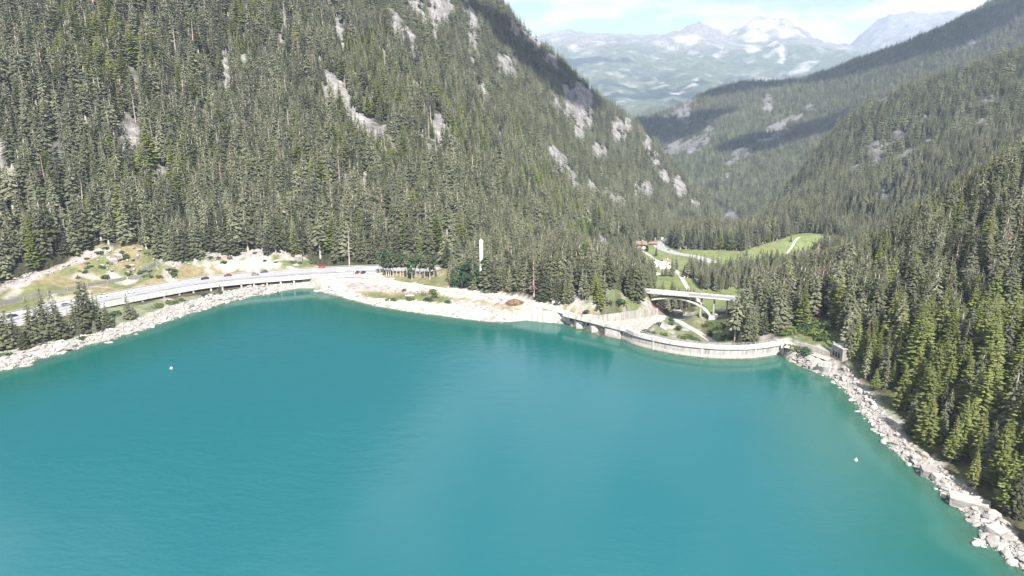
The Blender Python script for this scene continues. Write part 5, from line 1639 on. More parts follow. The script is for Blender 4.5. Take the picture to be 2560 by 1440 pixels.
# trees on the boulder shore at the near end of the highway: pixel of the base, height in metres
for (u, v, h, var, what, where) in [
    (6, 872, 23, 2, "tall broad dark spruce", "at the shore's near end, beside the picture edge"), (26, 868, 20, 0, "dark spruce", "second in from the near end of the shore"), (42, 864, 16, 2, "shorter dark spruce", "third in from the near end of the shore"),
    (60, 873, 11.5, 2, "small bright green spruce", "standing forward on the shore rocks"), (83, 857, 21, 2, "pale broad spruce", "just behind the small bright green spruce"), (102, 851, 20, 1, "dark slender spruce", "deep in the shore clump"),
    (119, 850, 25, 1, "tall dark spruce", "highest of the first shore clump"), (132, 846, 17, 0, "dark spruce", "on the lake side of the first shore clump"), (145, 848, 24, 3, "tall narrow spruce", "at the far edge of the first shore clump"), (154, 847, 19, 2, "olive spruce", "before the narrow tall spruce on the shore"),
    (178, 838, 13, 0, "young olive spruce", "between the two shore clumps"), (192, 833, 17, 2, "dark spruce", "on the near side of the tallest shore tree"), (207, 830, 20, 0, "broad dark spruce", "touching the tallest shore tree"), (217, 826, 28, 2, "towering broad spruce", "tallest tree of the boulder shore below the highway"),
    (229, 824, 24, 1, "tall spruce with pale top", "behind the tallest shore tree"), (243, 818, 18, 0, "dark spruce", "on the far side of the tallest shore tree"), (252, 815, 16, 1, "slender dark spruce", "at the far end of the second shore clump"), (270, 818, 13, 2, "small olive spruce", "standing before the round shore bush"),
    (322, 797, 13.5, 2, "lone cone-shaped spruce", "last tall tree along the boulder shore"), (336, 797, 9, 0, "small dark spruce", "leaning on the lone cone-shaped shore spruce"), (238, 833, 7, 2, "low young spruce", "at the foot of the second shore clump"), (260, 829, 6, 2, "low bushy spruce", "on rocks below the small olive spruce"),
    (551, 735, 6.5, 2, "little dark spruce", "alone on the stones under the viaduct"), (545, 738, 5, 0, "tiny dark spruce", "paired with the little spruce under the viaduct"), (200, 838, 8, 0, "low dark spruce", "filling the gap between shore clumps"), (165, 845, 9, 0, "low dark spruce", "beside the olive spruce on the shore"),
]:
    p = on_ground(u, v)
    make_tree("spruce_tree", var, p.x, p.y, p.z, h * 1.12, "%s %s" % (what, where), "spruces on the boulder shore", 1.5, 0.3)

# roadside pines with bare stems on the dry verge
pines = [(950, 684, 16), (966, 690.7, 17), (971, 691.7, 15), (976, 692, 18), (983, 692.5, 17), (1001, 690.8, 16), (1008, 691.6, 17), (1018, 693.4, 18), (1030, 700, 16), (1050, 694, 17), (1062, 691.6, 15), (1075, 699, 17), (958, 686, 14), (1040, 690, 15), (1085, 692, 14), (992, 689, 15), (1068, 688, 16)]
names_p = ["first", "second", "third", "fourth", "fifth", "sixth", "seventh", "eighth", "ninth", "tenth", "eleventh", "twelfth", "thirteenth", "fourteenth", "fifteenth", "sixteenth", "seventeenth"]
for n_i, (u, v, h) in enumerate(sorted(pines)):
    p = on_ground(u, v)
    make_tree("pine_tree", n_i, p.x, p.y, p.z, h, "bare-stemmed pine on the dry verge, %s counting from the parking place" % names_p[n_i], "roadside pines on the dry verge", 1.15)
for (u, v, h, w_) in [(1014, 690, 6, "beside the seventh bare pine"), (1057, 694, 5, "between bare pines on the dry verge"), (1089, 690, 6.5, "at the far end of the dry verge"), (960, 688, 5.5, "where the dry verge begins")]:
    p = on_ground(u, v); make_tree("spruce_tree", 2, p.x, p.y, p.z, h, "little dark fir " + w_, "roadside firs", 1.3)
for (u, v, h, gth, var, lab) in [(1168, 722, 17, 1.0, 0, "big round blue-green broadleaf tree beside the gravel track"), (1212, 723, 19, 0.85, 1, "big blue-green broadleaf tree in front of the white tower"), (1134, 720, 12, .8, 1, "paler broadleaf tree at the near end of the wood by the track"), (1148, 716, 14, .8, 0, "broadleaf tree pressed between pale and round trees by the track"), (1190, 718, 14, .7, 0, "dark broadleaf tree between the two big round ones"), (1232, 727, 10, .8, 1, "small dark broadleaf tree at the corner of the wood"),
                                  (1347, 752, 5.5, 1.1, 0, "bright green rounded tree low in front of the wood by the track"), (1362, 757, 5, 1.1, 1, "bright green bushy tree last in front of the dam wood"), (1617, 630, 8, 1.0, 0, "round dark tree beside the chalet"), (1580, 640, 9, .8, 1, "round tree below the chalet")]:
    p = on_ground(u, v); make_tree("broadleaf_tree", var, p.x, p.y, p.z, h, lab, None, gth)
p = on_ground(1497, 772); make_tree("larch_tree", 0, p.x, p.y, p.z, 20, "bright green larch at the end of the wood behind the spillway", None, 1.2)
for (u, v, h, lab) in [(1977, 605, 9, "lone spruce on the bright meadow hill"), (1902, 634, 7, "small lone spruce low on the meadow hill"), (1655, 748, 17, "dark spruce rising behind the bridge deck, nearer its end"), (1678, 748, 17, "twin spruce rising behind the bridge deck"), (1685, 747, 15, "shorter spruce beside the twin behind the bridge deck"),
                       (1664, 690, 14, "dark spruce beside the farm wall"), (1655, 690, 9, "small dark spruce at the end of the stream wall"), (1849, 858, 8, "small pale spruce just behind the dam railing"), (1880, 852, 20, "tall sunlit spruce standing before the dark gorge side"), (2005, 812, 24, "tall light green larch with a bare pale stem above the dam end"), (1866, 640, 12, "spruce at the meadow hill's lower edge"), (1640, 640, 12, "spruce between chalet and farm")]:
    p = on_ground(u, v); make_tree("larch_tree" if "larch" in lab else "spruce_tree", 4 if "bare" in lab else 2, p.x, p.y, p.z, h, lab, None, 1.2)

# ------------------------------------------------------------------ bushes
def bush_mesh(name, seed, material, n=150, flat=0.75):
    rnd = random.Random(seed); mb = MB()
    lobes = [(rnd.uniform(-.5, .5), rnd.uniform(-.5, .5), rnd.uniform(.25, .6), rnd.uniform(.4, .65)) for _ in range(6)]
    for k in range(n):
        lx, ly, lz, lr = lobes[k % 6]
        d = Vector((rnd.gauss(0, 1), rnd.gauss(0, 1), rnd.gauss(0, 1))).normalized() * lr * rnd.uniform(.75, 1.05)
        c = Vector((lx + d.x, ly + d.y, max(0.03, (lz + d.z) * flat)))
        s = rnd.uniform(.09, .2); nr = (d.normalized() + Vector((rnd.gauss(0, .6), rnd.gauss(0, .6), rnd.gauss(0, .6)))).normalized()
        e = nr.orthogonal().normalized(); g = nr.cross(e)
        mb.add([c + (e * math.cos(1.2566 * i) + g * math.sin(1.2566 * i)) * s * rnd.uniform(.6, 1.2) for i in range(5)], [(0, 1, 2, 3, 4)])
    return mb.mesh(name, material)


BUSH = [bush_mesh("bush", 91, "bush_leaves"), bush_mesh("bush", 92, "bush_leaves", 130, .9), bush_mesh("bush", 93, "broad_leaves"), bush_mesh("bush", 94, "pine_needles", 150, .6)]


def bush(u, v, w, var, label, group=None, hf=0.8):
    p = hit_any(u, v)
    o = link("bush", BUSH[var], loc=(p.x, p.y, p.z - 0.1), rz=rng.uniform(0, 6.28))
    o.scale = (w * .5, w * .5, w * .5 * hf)
    return tag(o, label, "bush", group)


for (u, v, w, var, lab) in [(1025, 751, 6, 0, "dark green bush next to the upturned boat"), (985, 752, 5, 0, "green bush near the boat on the grassy spit"), (967, 752, 3, 2, "small dark bush at the grass edge of the spit"), (1070, 752, 6.5, 3, "round grey-green bush on the spit"), (1088, 745, 6, 3, "grey-green bush behind the round one on the spit"), (1120, 757, 5, 3, "grey bush at the end of the rock bank"), (1010, 728, 3.5, 2, "small bush on the reddish rubble bank"),
                            (1085, 733, 7, 0, "long green bush below the gravel track"), (1060, 738, 4, 0, "low green bush between boat and track"), (283, 790, 9, 3, "big rounded grey-green bush among the shore spruces"), (262, 800, 6, 3, "grey-green bush beside the small olive spruce"), (510, 742, 6, 2, "dark bush under the viaduct"), (540, 737, 5, 2, "dark bush beside the little viaduct spruce"), (430, 760, 8, 0, "green bush along the viaduct's foot"), (395, 768, 7, 0, "wide green bush where the viaduct begins"), (455, 752, 5, 0, "small green bush between viaduct pillars"),
                            (112, 862, 5, 3, "grey bush at the waterside edge of the spruce clump"), (205, 848, 5, 3, "pale bush before the tallest shore spruce"), (15, 890, 7, 3, "olive bush low on the shore at the near end"), (1968, 872, 5, 0, "first green bush on pale rock at the dam end"), (1990, 877, 6, 0, "middle green bush on pale rock at the dam end"), (2010, 884, 8, 2, "largest dark bush on pale rock at the dam end"),
                            (1614, 833, 6, 0, "dense green bush behind the dam crest"), (1632, 835, 4, 0, "small yellow-green bush behind the dam crest"), (1680, 812, 6, 2, "dark bush on the mound behind the dam"), (1698, 824, 7, 2, "bush on the mound's valley side"), (1676, 800, 5, 2, "little dark tree-like bush by the access road"), (1720, 846, 7, 0, "leafy bush close behind the dam railing"), (1738, 850, 7, 3, "grey-green bush close behind the dam railing"), (1705, 848, 6, 0, "low bush behind the dam railing"), (1660, 840, 5, 0, "small bush by the chute on the mound"),
                            (1545, 775, 7, 2, "dark bush on the grey rock above the chute"), (1520, 778, 6, 0, "green bush on the rock behind the spillway"), (1490, 788, 4, 2, "small dark bush just behind the footbridge"), (1468, 783, 5, 2, "dark bush at the foot of the dam wood"), (1555, 762, 6, 0, "yellow-green bush high on the grey rock"), (1500, 770, 6, 0, "bush under the bright larch"),
                            (1960, 838, 8, 0, "bright green bush above the dam end"), (1985, 832, 9, 0, "leafy bright bush above the terrace"), (2010, 826, 9, 2, "dark leafy bush above the terrace"), (2035, 838, 10, 0, "large bright bush above the grey wall"), (2050, 850, 9, 0, "bright bush leaning over the grey wall"), (2065, 825, 10, 2, "dark rounded bush above the stone building"), (2085, 815, 9, 0, "yellow-green bush on the clearing"), (2030, 812, 9, 0, "yellow-green bush high on the clearing"), (2345, 1150, 3, 0, "small vivid green bush at the forest edge by the block boulder"),
                            (1775, 838, 8, 2, "dark bush in the gorge shade"), (1800, 820, 9, 0, "bright bush on the sunny gorge side"), (1770, 815, 8, 0, "yellow-green bush below the bridge foot"), (1820, 850, 9, 2, "dark bush behind the dam in shade"), (1700, 785, 7, 0, "bush beside the pale rock under the bridge")]:
    bush(u, v, w, var, lab)
rb = random.Random(77)
for k in range(64):
    if k < 44: u, v = rb.uniform(190, 440), rb.uniform(618, 700)
    else: u, v = rb.uniform(440, 900), rb.uniform(630, 664)
    p = hit_any(u, v)
    if p.y > 520: continue
    w_ = rb.uniform(2.5, 6.0); vr = rb.choice((0, 2, 3, 0))
    where = ("before the long pale boulder" if v < 640 else "around the pale boulders" if v < 665 else "just above the rockfall net") + (" at the slope's near side" if u < 275 else " in the slope's middle" if u < 350 else " by the short net") if k < 44 else ("before the forest's first viaduct half" if u < 600 else "below the cabin" if u < 790 else "around the pointed white boulder")
    bush(u, v, w_, vr, ("small " if w_ < 3.6 else "spreading " if w_ > 4.8 else "") + {0: "bright green", 2: "dark green", 3: "grey-green"}[vr] + " scrub bush " + where, "scrub above the highway", .75)

# ------------------------------------------------------------------ boulders
def rock_mesh(name, seed, material="rock", n=22, sq=(1, 1, 1)):
    rnd = random.Random(seed); b = bmesh.new()
    for k in range(n):
        v = Vector((rnd.gauss(0, 1), rnd.gauss(0, 1), rnd.gauss(0, 1))).normalized()
        m_ = max(abs(v.x), abs(v.y), abs(v.z))
        v = v.lerp(v / m_, .55) * rnd.uniform(.82, 1.05)
        b.verts.new((v.x * sq[0] * .5, v.y * sq[1] * .5, v.z * sq[2] * .5))
    r_ = bmesh.ops.convex_hull(b, input=b.verts)
    bmesh.ops.delete(b, geom=[v for v in b.verts if not v.link_faces], context='VERTS')
    m = bpy.data.meshes.new(name); b.to_mesh(m); b.free()
    m.materials.append(MATS[material])
    return m


ROCK = [rock_mesh("boulder", 100 + k, sq=(1.25, .9, .62 + .05 * (k % 5))) for k in range(10)]
SLAB = rock_mesh("boulder", 140, n=40, sq=(1.0, 1.0, 1.0))


def slab(u, v, L, W_, Hh, rz, label, tilt=0.1):
    p = on_ground(u, v)
    o = link("boulder", None)
    b = bmesh.new(); bmesh.ops.create_cube(b, size=1.0)
    bmesh.ops.bevel(b, geom=list(b.edges), offset=.08, segments=1, affect='EDGES')
    rnd = random.Random(int(u)); 
    for q in b.verts: q.co += Vector((rnd.uniform(-.05, .05), rnd.uniform(-.06, .06), rnd.uniform(-.05, .05)))
    m = bpy.data.meshes.new("boulder"); b.to_mesh(m); b.free(); m.materials.append(MATS["rock"])
    bpy.data.objects.remove(o)
    o = link("boulder", m, loc=(p.x, p.y, p.z + Hh * .25), rz=rz)
    o.scale = (L, W_, Hh); o.rotation_euler = (tilt, 0.06, rz)
    return tag(o, label, "boulder")


slab(2422, 1262, 10.5, 4.6, 3.0, R(-28), "great flat grey slab boulder at the water's edge, largest of all", .12)
slab(2320, 1186, 4.6, 4.4, 3.4, R(-20), "upright block boulder with a pale flat face at the forest edge", .1)
slab(2345, 1197, 3.8, 2.4, 2.2, R(10), "rounded grey boulder just behind the block boulder")
slab(2492, 1332, 5.0, 4.0, 2.4, R(20), "broad pale boulder amid the largest rock heap by the shore")
slab(2288, 1150, 3.2, 2.4, 2.2, R(0), "dark grey boulder in forest shade above the pale stones")
slab(747, 652, 5.0, 3.4, 5.6, R(15), "tall white boulder standing on the green bank above the highway")
slab(841, 655, 6.0, 4.0, 6.6, R(-10), "pointed white boulder at the forest edge above the highway", .25)
slab(867, 652, 4.5, 3.5, 3.0, R(0), "low white boulder right of the pointed one")
slab(283, 655, 5.0, 3.0, 3.2, R(30), "white boulder on the scrubby slope above the highway")
slab(295, 643, 7.0, 3.0, 3.0, R(-35), "long pale boulder high on the scrubby slope")
slab(795, 731, 5.0, 3.2, 1.8, R(20), "flat white rock lying in the water beside the cove")
slab(817, 733, 2.6, 1.6, 0.9, R(10), "small flat white rock beside the larger one in the cove")
slab(833, 737, 4.2, 2.6, 2.2, R(-30), "blunt white rock at the tip of the cove's bank")
slab(1693, 789, 6.5, 5.0, 4.5, R(10), "pale rounded rock under the arch bridge")
slab(1800, 782, 7.0, 4.5, 2.6, R(12), "pale rock dome between bridge piers")
for (u, v, L, W_, lab) in [(65, 915, 5.0, 2.6, "white flat boulder standing clear of the shore in the water"), (40, 906, 4.2, 2.8, "big white boulder behind the clear-standing one"), (86, 883, 4.0, 3.2, "pyramid-shaped white boulder among the shore rocks"), (165, 876, 6.0, 2.6, "long white boulder lying along the waterline"), (182, 868, 4.8, 3.0, "grey domed boulder with a dark underside at the waterline"),
                           (153, 858, 4.4, 2.6, "square white boulder at the foot of the spruces"), (272, 857, 4.4, 1.6, "white rock islet off the shore"), (340, 836, 2.8, 1.3, "smaller white rock islet off the shore"), (525, 765, 1.6, .9, "tiny white rock in the water below the viaduct"), (50, 888, 4.6, 3.0, "grey boulder in spruce shade at the near shore"), (118, 870, 4.2, 2.6, "white boulder between grass tufts on the shore")]:
    p = P(u, v, 0.0); gz = ground_z(p.x, p.y)
    o = link("boulder", ROCK[int(u) % 10], loc=(p.x, p.y, max(gz, -0.5) + 0.35), rz=rng.uniform(-.5, .5)); o.scale = (L, W_ * 1.2, 2.6)
    tag(o, lab, "boulder")

# the rest of the shore stones: the largest as boulders, the small ones as rubble
stones = []
rs = np.random.default_rng(17)
poly = LAKE[2:-2]
for a, b in zip(poly[:-1], poly[1:]):
    L_ = (b - a).length; d = (b - a).normalized(); nl = Vector((-d.y, d.x, 0))      # towards the land
    mid = (a + b) / 2
    if line_dist(np.array([mid.x]), np.array([mid.y]), DAMW)[0][0] < 4: continue
    um = float(project(np.array([mid.x]), np.array([mid.y]), np.array([0.0]))[0][0])
    right_ = mid.x > 100; left_ = mid.x < -150
    wdt = 6.4 if right_ else 13.0 if left_ else 8.0
    if 1275 < um < 1430: continue
    dens = 2.6 if right_ else 1.5 if left_ else 0.8
    for k in range(int(L_ * wdt * dens * (1.3 if mid.y < 200 else 1))):
        o_ = rs.uniform(-2.2, wdt); s = rs.uniform(0, L_)
        p = a + d * s + nl * o_
        sz = min(2.5, 0.35 * (rs.pareto(2.2) + 1)) * (1.25 if right_ and mid.y < 190 else 1.05 if right_ else 1.35 if left_ else .75)
        stones.append((p.x, p.y, sz, "steep wooded bank" if right_ else "boulder shore below the highway" if left_ else "sandy spit"))
def extra(polyg, n, s0, s1, nm):
    us = [q[0] for q in polyg]; vs_ = [q[1] for q in polyg]; k = 0
    while k < n:
        u, v = rs.uniform(min(us), max(us)), rs.uniform(min(vs_), max(vs_))
        if not inside(np.array([u]), np.array([v]), polyg)[0]: continue
        p = on_ground(u, v); k += 1
        stones.append((p.x, p.y, min(s1 * 2.0, s0 * (rs.pareto(2.0) + 1)), nm))
extra([(390, 775), (540, 735), (700, 712), (690, 722), (540, 755), (400, 800)], 420, .5, 1.2, "boulder shore below the highway")
extra([(845, 704), (960, 713), (1090, 730), (1100, 738), (1000, 735), (880, 722)], 300, .35, .7, "bank below the parking place")
extra([(0, 706), (110, 672), (200, 650), (210, 658), (110, 690), (0, 722)], 130, .5, 1.1, "slope above the highway")
extra([(215, 640), (260, 618), (340, 615), (420, 655), (380, 690), (280, 680)], 160, .5, 1.2, "slope above the highway")
extra([(395, 657), (480, 630), (640, 625), (690, 640), (520, 650), (430, 670)], 220, .5, 1.1, "slope above the highway")
extra([(1110, 748), (1180, 758), (1285, 783), (1275, 792), (1180, 780)], 180, .4, .8, "sandy spit")
extra([(1218, 740), (1265, 748), (1262, 756), (1222, 750)], 60, .7, 1.0, "heap beside the track")
extra([(1962, 885), (2035, 908), (2030, 920), (1985, 900)], 70, .5, .9, "pale rocks at the dam end")
STN = np.array([(q[0], q[1], q[2]) for q in stones]); sn = [q[3] for q in stones]
SZ = ground_zv(STN[:, 0], STN[:, 1])
su, sv = project(STN[:, 0], STN[:, 1], SZ)
app = STN[:, 2] * FOC / np.hypot(np.hypot(STN[:, 0], STN[:, 1]), CAM_H)
SLIP = [P(2044, 905, 3), P(2082, 911, 3), P(2069, 941, 0), P(2031, 925, 0)]
pd_, _, _ = line_dist(STN[:, 0], STN[:, 1], PATH)
okk = (poly_dist(STN[:, 0], STN[:, 1], SLIP)[0] > 0.6) & (pd_ > 3.2) & (su > -60) & (su < 2620) & (sv < 1500) & (SZ > -2.5)
big = np.argsort(-np.where(okk & (su > 4) & (su < 2556) & (sv < 1436), app, 0))[:262]
isbig = np.zeros(len(STN), bool); isbig[big] = True
for i in big:
    o = link("boulder", ROCK[rs.integers(0, 10)], loc=(STN[i, 0], STN[i, 1], SZ[i] + STN[i, 2] * .12), rz=rs.uniform(0, 6.28))
    s = STN[i, 2]
    o.scale = (s * rs.uniform(.9, 1.3), s * rs.uniform(.8, 1.1), s * rs.uniform(.7, 1.1))
    o.rotation_euler = (rs.uniform(-.3, .3), rs.uniform(-.3, .3), rs.uniform(0, 6.28))
    wet = SZ[i] < -0.1
    place = sn[i]; yb, ub = STN[i, 1], su[i]
    if place == "steep wooded bank":
        place = "below the broad pale boulder" if yb < 168 else "around the broad pale boulder" if yb < 180 else "beside the great slab" if yb < 195 else "between slab and block boulder" if yb < 210 else "beside the block boulder" if yb < 228 else "between block boulder and buoy" if yb < 258 else "below the slipway"
    elif place == "boulder shore below the highway":
        place = "near the first shore spruces" if ub < 70 else "below the first shore clump" if ub < 170 else "below the tallest shore spruce" if ub < 250 else "below the lone cone-shaped spruce" if ub < 350 else "where the viaduct begins" if ub < 450 else "under the viaduct"
    else: place = "of the " + place
    szw = "huge" if s > 2.6 else "large" if s > 1.9 else "middling" if s > 1.3 else "small"
    shw = "flat" if o.scale.z < o.scale.x * .5 else "blocky" if o.scale.z > o.scale.x * .8 else "angular"
    edge = "half-drowned" if wet else "waterline" if SZ[i] < 0.5 else "upper-shore" if SZ[i] > 1.8 else "mid-shore"
    tag(o, "%s %s %s stone %s" % (szw, shw, edge, place), "boulder", "boulders of the " + sn[i])
rub = np.nonzero(okk & ~isbig)[0]
rm = bpy.data.meshes.new("rubble")
rm.vertices.add(len(rub)); rm.vertices.foreach_set("co", np.stack([STN[rub, 0], STN[rub, 1], SZ[rub] + STN[rub, 2] * .1], 1).astype(np.float32).ravel())
for nm, tp, val in (("size", 'FLOAT', STN[rub, 2]), ("turn", 'FLOAT', rs.uniform(0, 6.28, len(rub))), ("sort", 'INT', rs.integers(0, 10, len(rub))), ("girth", 'FLOAT', STN[rub, 2] * rs.uniform(.8, 1.3, len(rub)))):
    a = rm.attributes.new(nm, tp, 'POINT'); a.data.foreach_set("value", val.astype(np.int32 if tp == 'INT' else np.float32))
rubble = link("rubble", rm, kind="stuff")
stone_kinds = bpy.data.collections.new("stone_kinds")
for k, me in enumerate(ROCK): stone_kinds.objects.link(bpy.data.objects.new("stone_%02d" % k, me))
md = rubble.modifiers.new("rubble", 'NODES'); md.node_group = instancer("rubble_points", stone_kinds)

# ------------------------------------------------------------------ cars
def paint_mat(name, c):
    return mat(name, c, 0.25, spec=0.6)
for nm, c in (("paint_black", (0.015, 0.016, 0.02)), ("paint_red", (0.42, 0.02, 0.03)), ("paint_dark_red", (0.22, 0.02, 0.025)), ("paint_white", (0.75, 0.75, 0.74)), ("paint_grey", (0.16, 0.165, 0.17)), ("paint_blue", (0.03, 0.05, 0.12))):
    paint_mat(nm, c)


def car_mesh_parts(van=False):
    L, W_ = (5.6, 2.0) if van else (4.4, 1.8)
    def prof(pts, w0, w1, name):
        pass
    body = MB()
    if van:
        sec = [(-2.8, .35, .95), (-2.8, .35, 2.3), (-2.7, .35, 2.45), (1.4, .35, 2.45), (1.9, .35, 1.55), (2.7, .35, 1.25), (2.8, .35, .8)]
    else:
        sec = [(-2.2, .34, .75), (-2.15, .28, .98), (-1.2, .25, 1.0), (0.7, .25, .98), (1.9, .27, .86), (2.2, .34, .62)]
    rings = []
    for x_, z0, z1 in sec:
        w = W_ / 2 * (0.93 if abs(x_) > 1.9 else 1)
        rings.append([(x_, -w, z0), (x_, w, z0), (x_, w, z0 + (z1 - z0) * .7), (x_, w * .92, z1), (x_, -w * .92, z1), (x_, -w, z0 + (z1 - z0) * .7)])
    body.loft(rings)
    cab = MB()
    if not van:
        cab.loft([[(-1.85, -.78, .96), (-1.85, .78, .96), (-1.35, .62, 1.42), (-1.35, -.62, 1.42)], [(0.95, -.78, .95), (0.95, .78, .95), (0.15, .62, 1.44), (0.15, -.62, 1.44)]])
        roof = MB().box(-1.3, .12, -.6, .6, 1.425, 1.47)
    else:
        cab.loft([[(1.42, -.86, 1.5), (1.42, .86, 1.5), (1.42, .8, 2.3), (1.42, -.8, 2.3)], [(1.98, -.86, 1.5), (1.98, .86, 1.5), (1.60, .8, 2.3), (1.60, -.8, 2.3)]])
        roof = MB().box(-2.0, 0.6, -.7, .7, 2.46, 2.55)
    wheel = MB(); wheel.tube((0, -.11, 0), (0, .11, 0), 0.33, 0.33, 10)
    return body, cab, roof, wheel


CARM = {}
def car(u, v, z, rz, paint, label, name="car", van=False, group=None, ground=False, scl=1.0):
    key = (paint, van)
    if key not in CARM:
        b, c, r_, w = car_mesh_parts(van)
        CARM[key] = (b.mesh("body", paint), c.mesh("windows", "car_glass"), r_.mesh("roof", paint), w.mesh("wheel", "black_rubber"), MB().box(-.05, .05, -.2, .2, -.08, .08).mesh("headlight", "lamp_white"), MB().box(-.05, .05, -.15, .15, -.1, .1).mesh("tail_light", "lamp_red"))
    M_ = CARM[key]
    p = on_ground(u, v) if ground else P(u, v, z)
    t = thing(name, label, "van" if van else "car", p, rz, group); t.scale = (scl,) * 3
    link("body", M_[0], t); link("glasshouse", M_[1], t); link("roof", M_[2], t)
    hx = 2.8 if van else 2.2
    for x_ in (-1.35, 1.4):
        for y_ in (-.82, .82): link("wheel", M_[3], t, loc=(x_ * (1.2 if van else 1), y_, .33))
    for y_ in (-.6, .6):
        link("headlight", M_[4], t, loc=(hx - .03, y_, .68)); link("tail_light", M_[5], t, loc=(-hx + .03, y_, .78))
    return t


def road_dir(u, v):
    p = P(u, v, 6.5); k = near_k(HIGHWAY, p); a, b = HIGHWAY[max(k - 1, 0)], HIGHWAY[k + 1]
    return math.atan2(b.y - a.y, b.x - a.x)


RG = "cars driving along the highway"
for (u, v, pm, fw, lab) in [(31, 792, "paint_black", 1, "black car entering the highway view beside the first shore spruces"), (166, 764, "paint_grey", 1, "grey car on the highway half behind the shore spruces"), (258, 742, "paint_white", 0, "white car on the upper carriageway above the tallest spruce"), (327, 732, "paint_white", 1, "white car with dark windows alone on the pale carriageway"), (512, 698, "paint_black", 0, "black car on the carriageway above the viaduct"),
                            (569, 690, "paint_dark_red", 0, "dark red car following the black one above the viaduct"), (638, 687.5, "paint_grey", 1, "low grey car near the median rail"), (660, 681, "paint_blue", 0, "dark blue car on the curve of the highway"), (804, 669.5, "paint_red", 0, "bright red car on the uphill edge of the curve")]:
    car(u, v, 6.52, road_dir(u, v) + (0 if fw else math.pi), pm, lab, "car", False, RG, scl=1.15)
car(853, 679, 6.52, road_dir(853, 679), "paint_white", "white van on the highway before the parking place", "van", True)
PG = "cars parked in the lay-by"
for (u, v, pm, lab) in [(882.5, 683, "paint_white", "white and red car parked first in the row of three"), (894, 683, "paint_dark_red", "dark red car parked in the middle of the row of three"), (908.5, 683, "paint_black", "black car parked last in the row of three")]:
    car(u, v, 6.46, R(75), pm, lab, "parked_car", False, PG, scl=1.1)
car(1391, 759, 7, R(-12), "paint_white", "white camper van parked at the edge of the dam wood", "van", True, ground=True, scl=.9)
car(1662, 663, 0, R(20), "paint_blue", "blue car parked in the farmyard", "parked_car", False, ground=True)
car(1671, 626, 0, R(120), "paint_grey", "grey car on the valley road past the chalet", "car", False, ground=True)

# ------------------------------------------------------------------ small things
p = on_ground(1023, 742)
t = thing("boat", "white rowing boat lying on the grassy spit", "boat", p + Vector((0, 0, 0.1)), R(5))
mb = MB(); rings = []
for x_, w, k0 in ((-2.6, .75, .12), (-1.3, .95, .02), (0, 1.0, 0), (1.5, .8, .05), (2.6, .28, .25), (3.0, .04, .5)):
    rings.append([(x_, -w, .85), (x_, -w * .75, .35 + k0), (x_, 0, k0), (x_, w * .75, .35 + k0), (x_, w, .85)])
mb.loft(rings, close=False, cap=False); mb.add(rings[0], [(0, 1, 2, 3, 4)])
mb.build("hull", "paint_white", t)
mb = MB(); mb.loft([[(x_, -w * .94, .86), (x_, w * .94, .86), (x_, w * .94, .92), (x_, -w * .94, .92)] for x_, w in ((-2.6, .75), (-1.3, .95), (0, 1.0), (1.5, .8), (2.6, .28), (2.95, .05))]); mb.build("cover", "water_white", t)
mb = MB()
for s in (-1, 1): mb.loft([[(x_, s * w, .80), (x_, s * (w + .08), .80), (x_, s * (w + .08), .90), (x_, s * w, .90)] for x_, w in ((-2.6, .75), (-1.3, .95), (0, 1.0), (1.5, .8), (2.6, .28))])
mb.build("gunwale", "paint_grey", t)
for (u, v, mt, lab) in [(428, 921, "buoy_white", "small white buoy floating off the boulder shore"), (2140, 1151, "buoy_yellow", "small yellowish buoy floating off the steep wooded bank")]:
    t = thing("buoy", lab, "buoy", P(u, v, 0))
    mb = MB(); mb.loft([[(r_ * math.cos(a), r_ * math.sin(a), z) for a in [2 * math.pi * k / 10 for k in range(10)]] for r_, z in ((.2, -.45), (.55, -.2), (.62, .1), (.5, .45), (.2, .65))]); mb.build("float", mt, t)
    mb = MB(); mb.tube((0, 0, .6), (0, 0, 1.15), .07, .05); mb.tube((-.12, 0, 1.15), (.12, 0, 1.15), .06); mb.build("eye", "galvanized", t)

# brush heap: a pile of cut branches
p = on_ground(1287, 758)
mb = MB(); rb2 = random.Random(3)
for k in range(420):
    a = rb2.uniform(0, 6.28); r_ = 4.6 * math.sqrt(rb2.random()); z = (1 - (r_ / 4.9) ** 1.6) * 2.8 * rb2.uniform(.35, 1)
    c = Vector((r_ * math.cos(a) * 1.2, r_ * math.sin(a) * .8, z)); d = Vector((rb2.gauss(0, 1), rb2.gauss(0, 1), rb2.gauss(0, .35))).normalized() * rb2.uniform(.6, 1.5)
    mb.tube(c - d, c + d, .07, .03, 3, cap=False)
mb.loft([[(1.2 * r_ * math.cos(2 * math.pi * k / 12) * rb2.uniform(.9, 1.1), .8 * r_ * math.sin(2 * math.pi * k / 12), z) for k in range(12)] for r_, z in ((4.4, -.3), (3.6, 1.0), (2.2, 1.8), (.4, 2.3))])
o = mb.build("brush_heap", "brush", loc=p); tag(o, "brown heap of cut brushwood beside the gravel track", "brush heap"); o["kind"] = "thing"
t = thing("log", "bleached tree trunk lying beside the stone heap", "log", on_ground(1248, 757), R(50))
mb = MB(); mb.tube((-3.4, 0, .35), (3.4, 0, .6), .28, .16, 7); mb.build("stem", "bark_pale", t); mb = MB(); mb.tube((1.2, 0, .5), (2.2, .9, 1.1), .08, .03, 4); mb.build("stub", "bark_pale", t)
t = thing("log", "dark drift log on the stones of the cove", "log", on_ground(835, 728), R(-25))
mb = MB(); mb.tube((-3.0, 0, .3), (3.0, 0, .35), .24, .12, 7); mb.build("stem", "bark", t); mb = MB(); mb.tube((1.5, 0, .3), (2.4, 1.0, .8), .08, .03, 4); mb.build("stub", "bark", t)

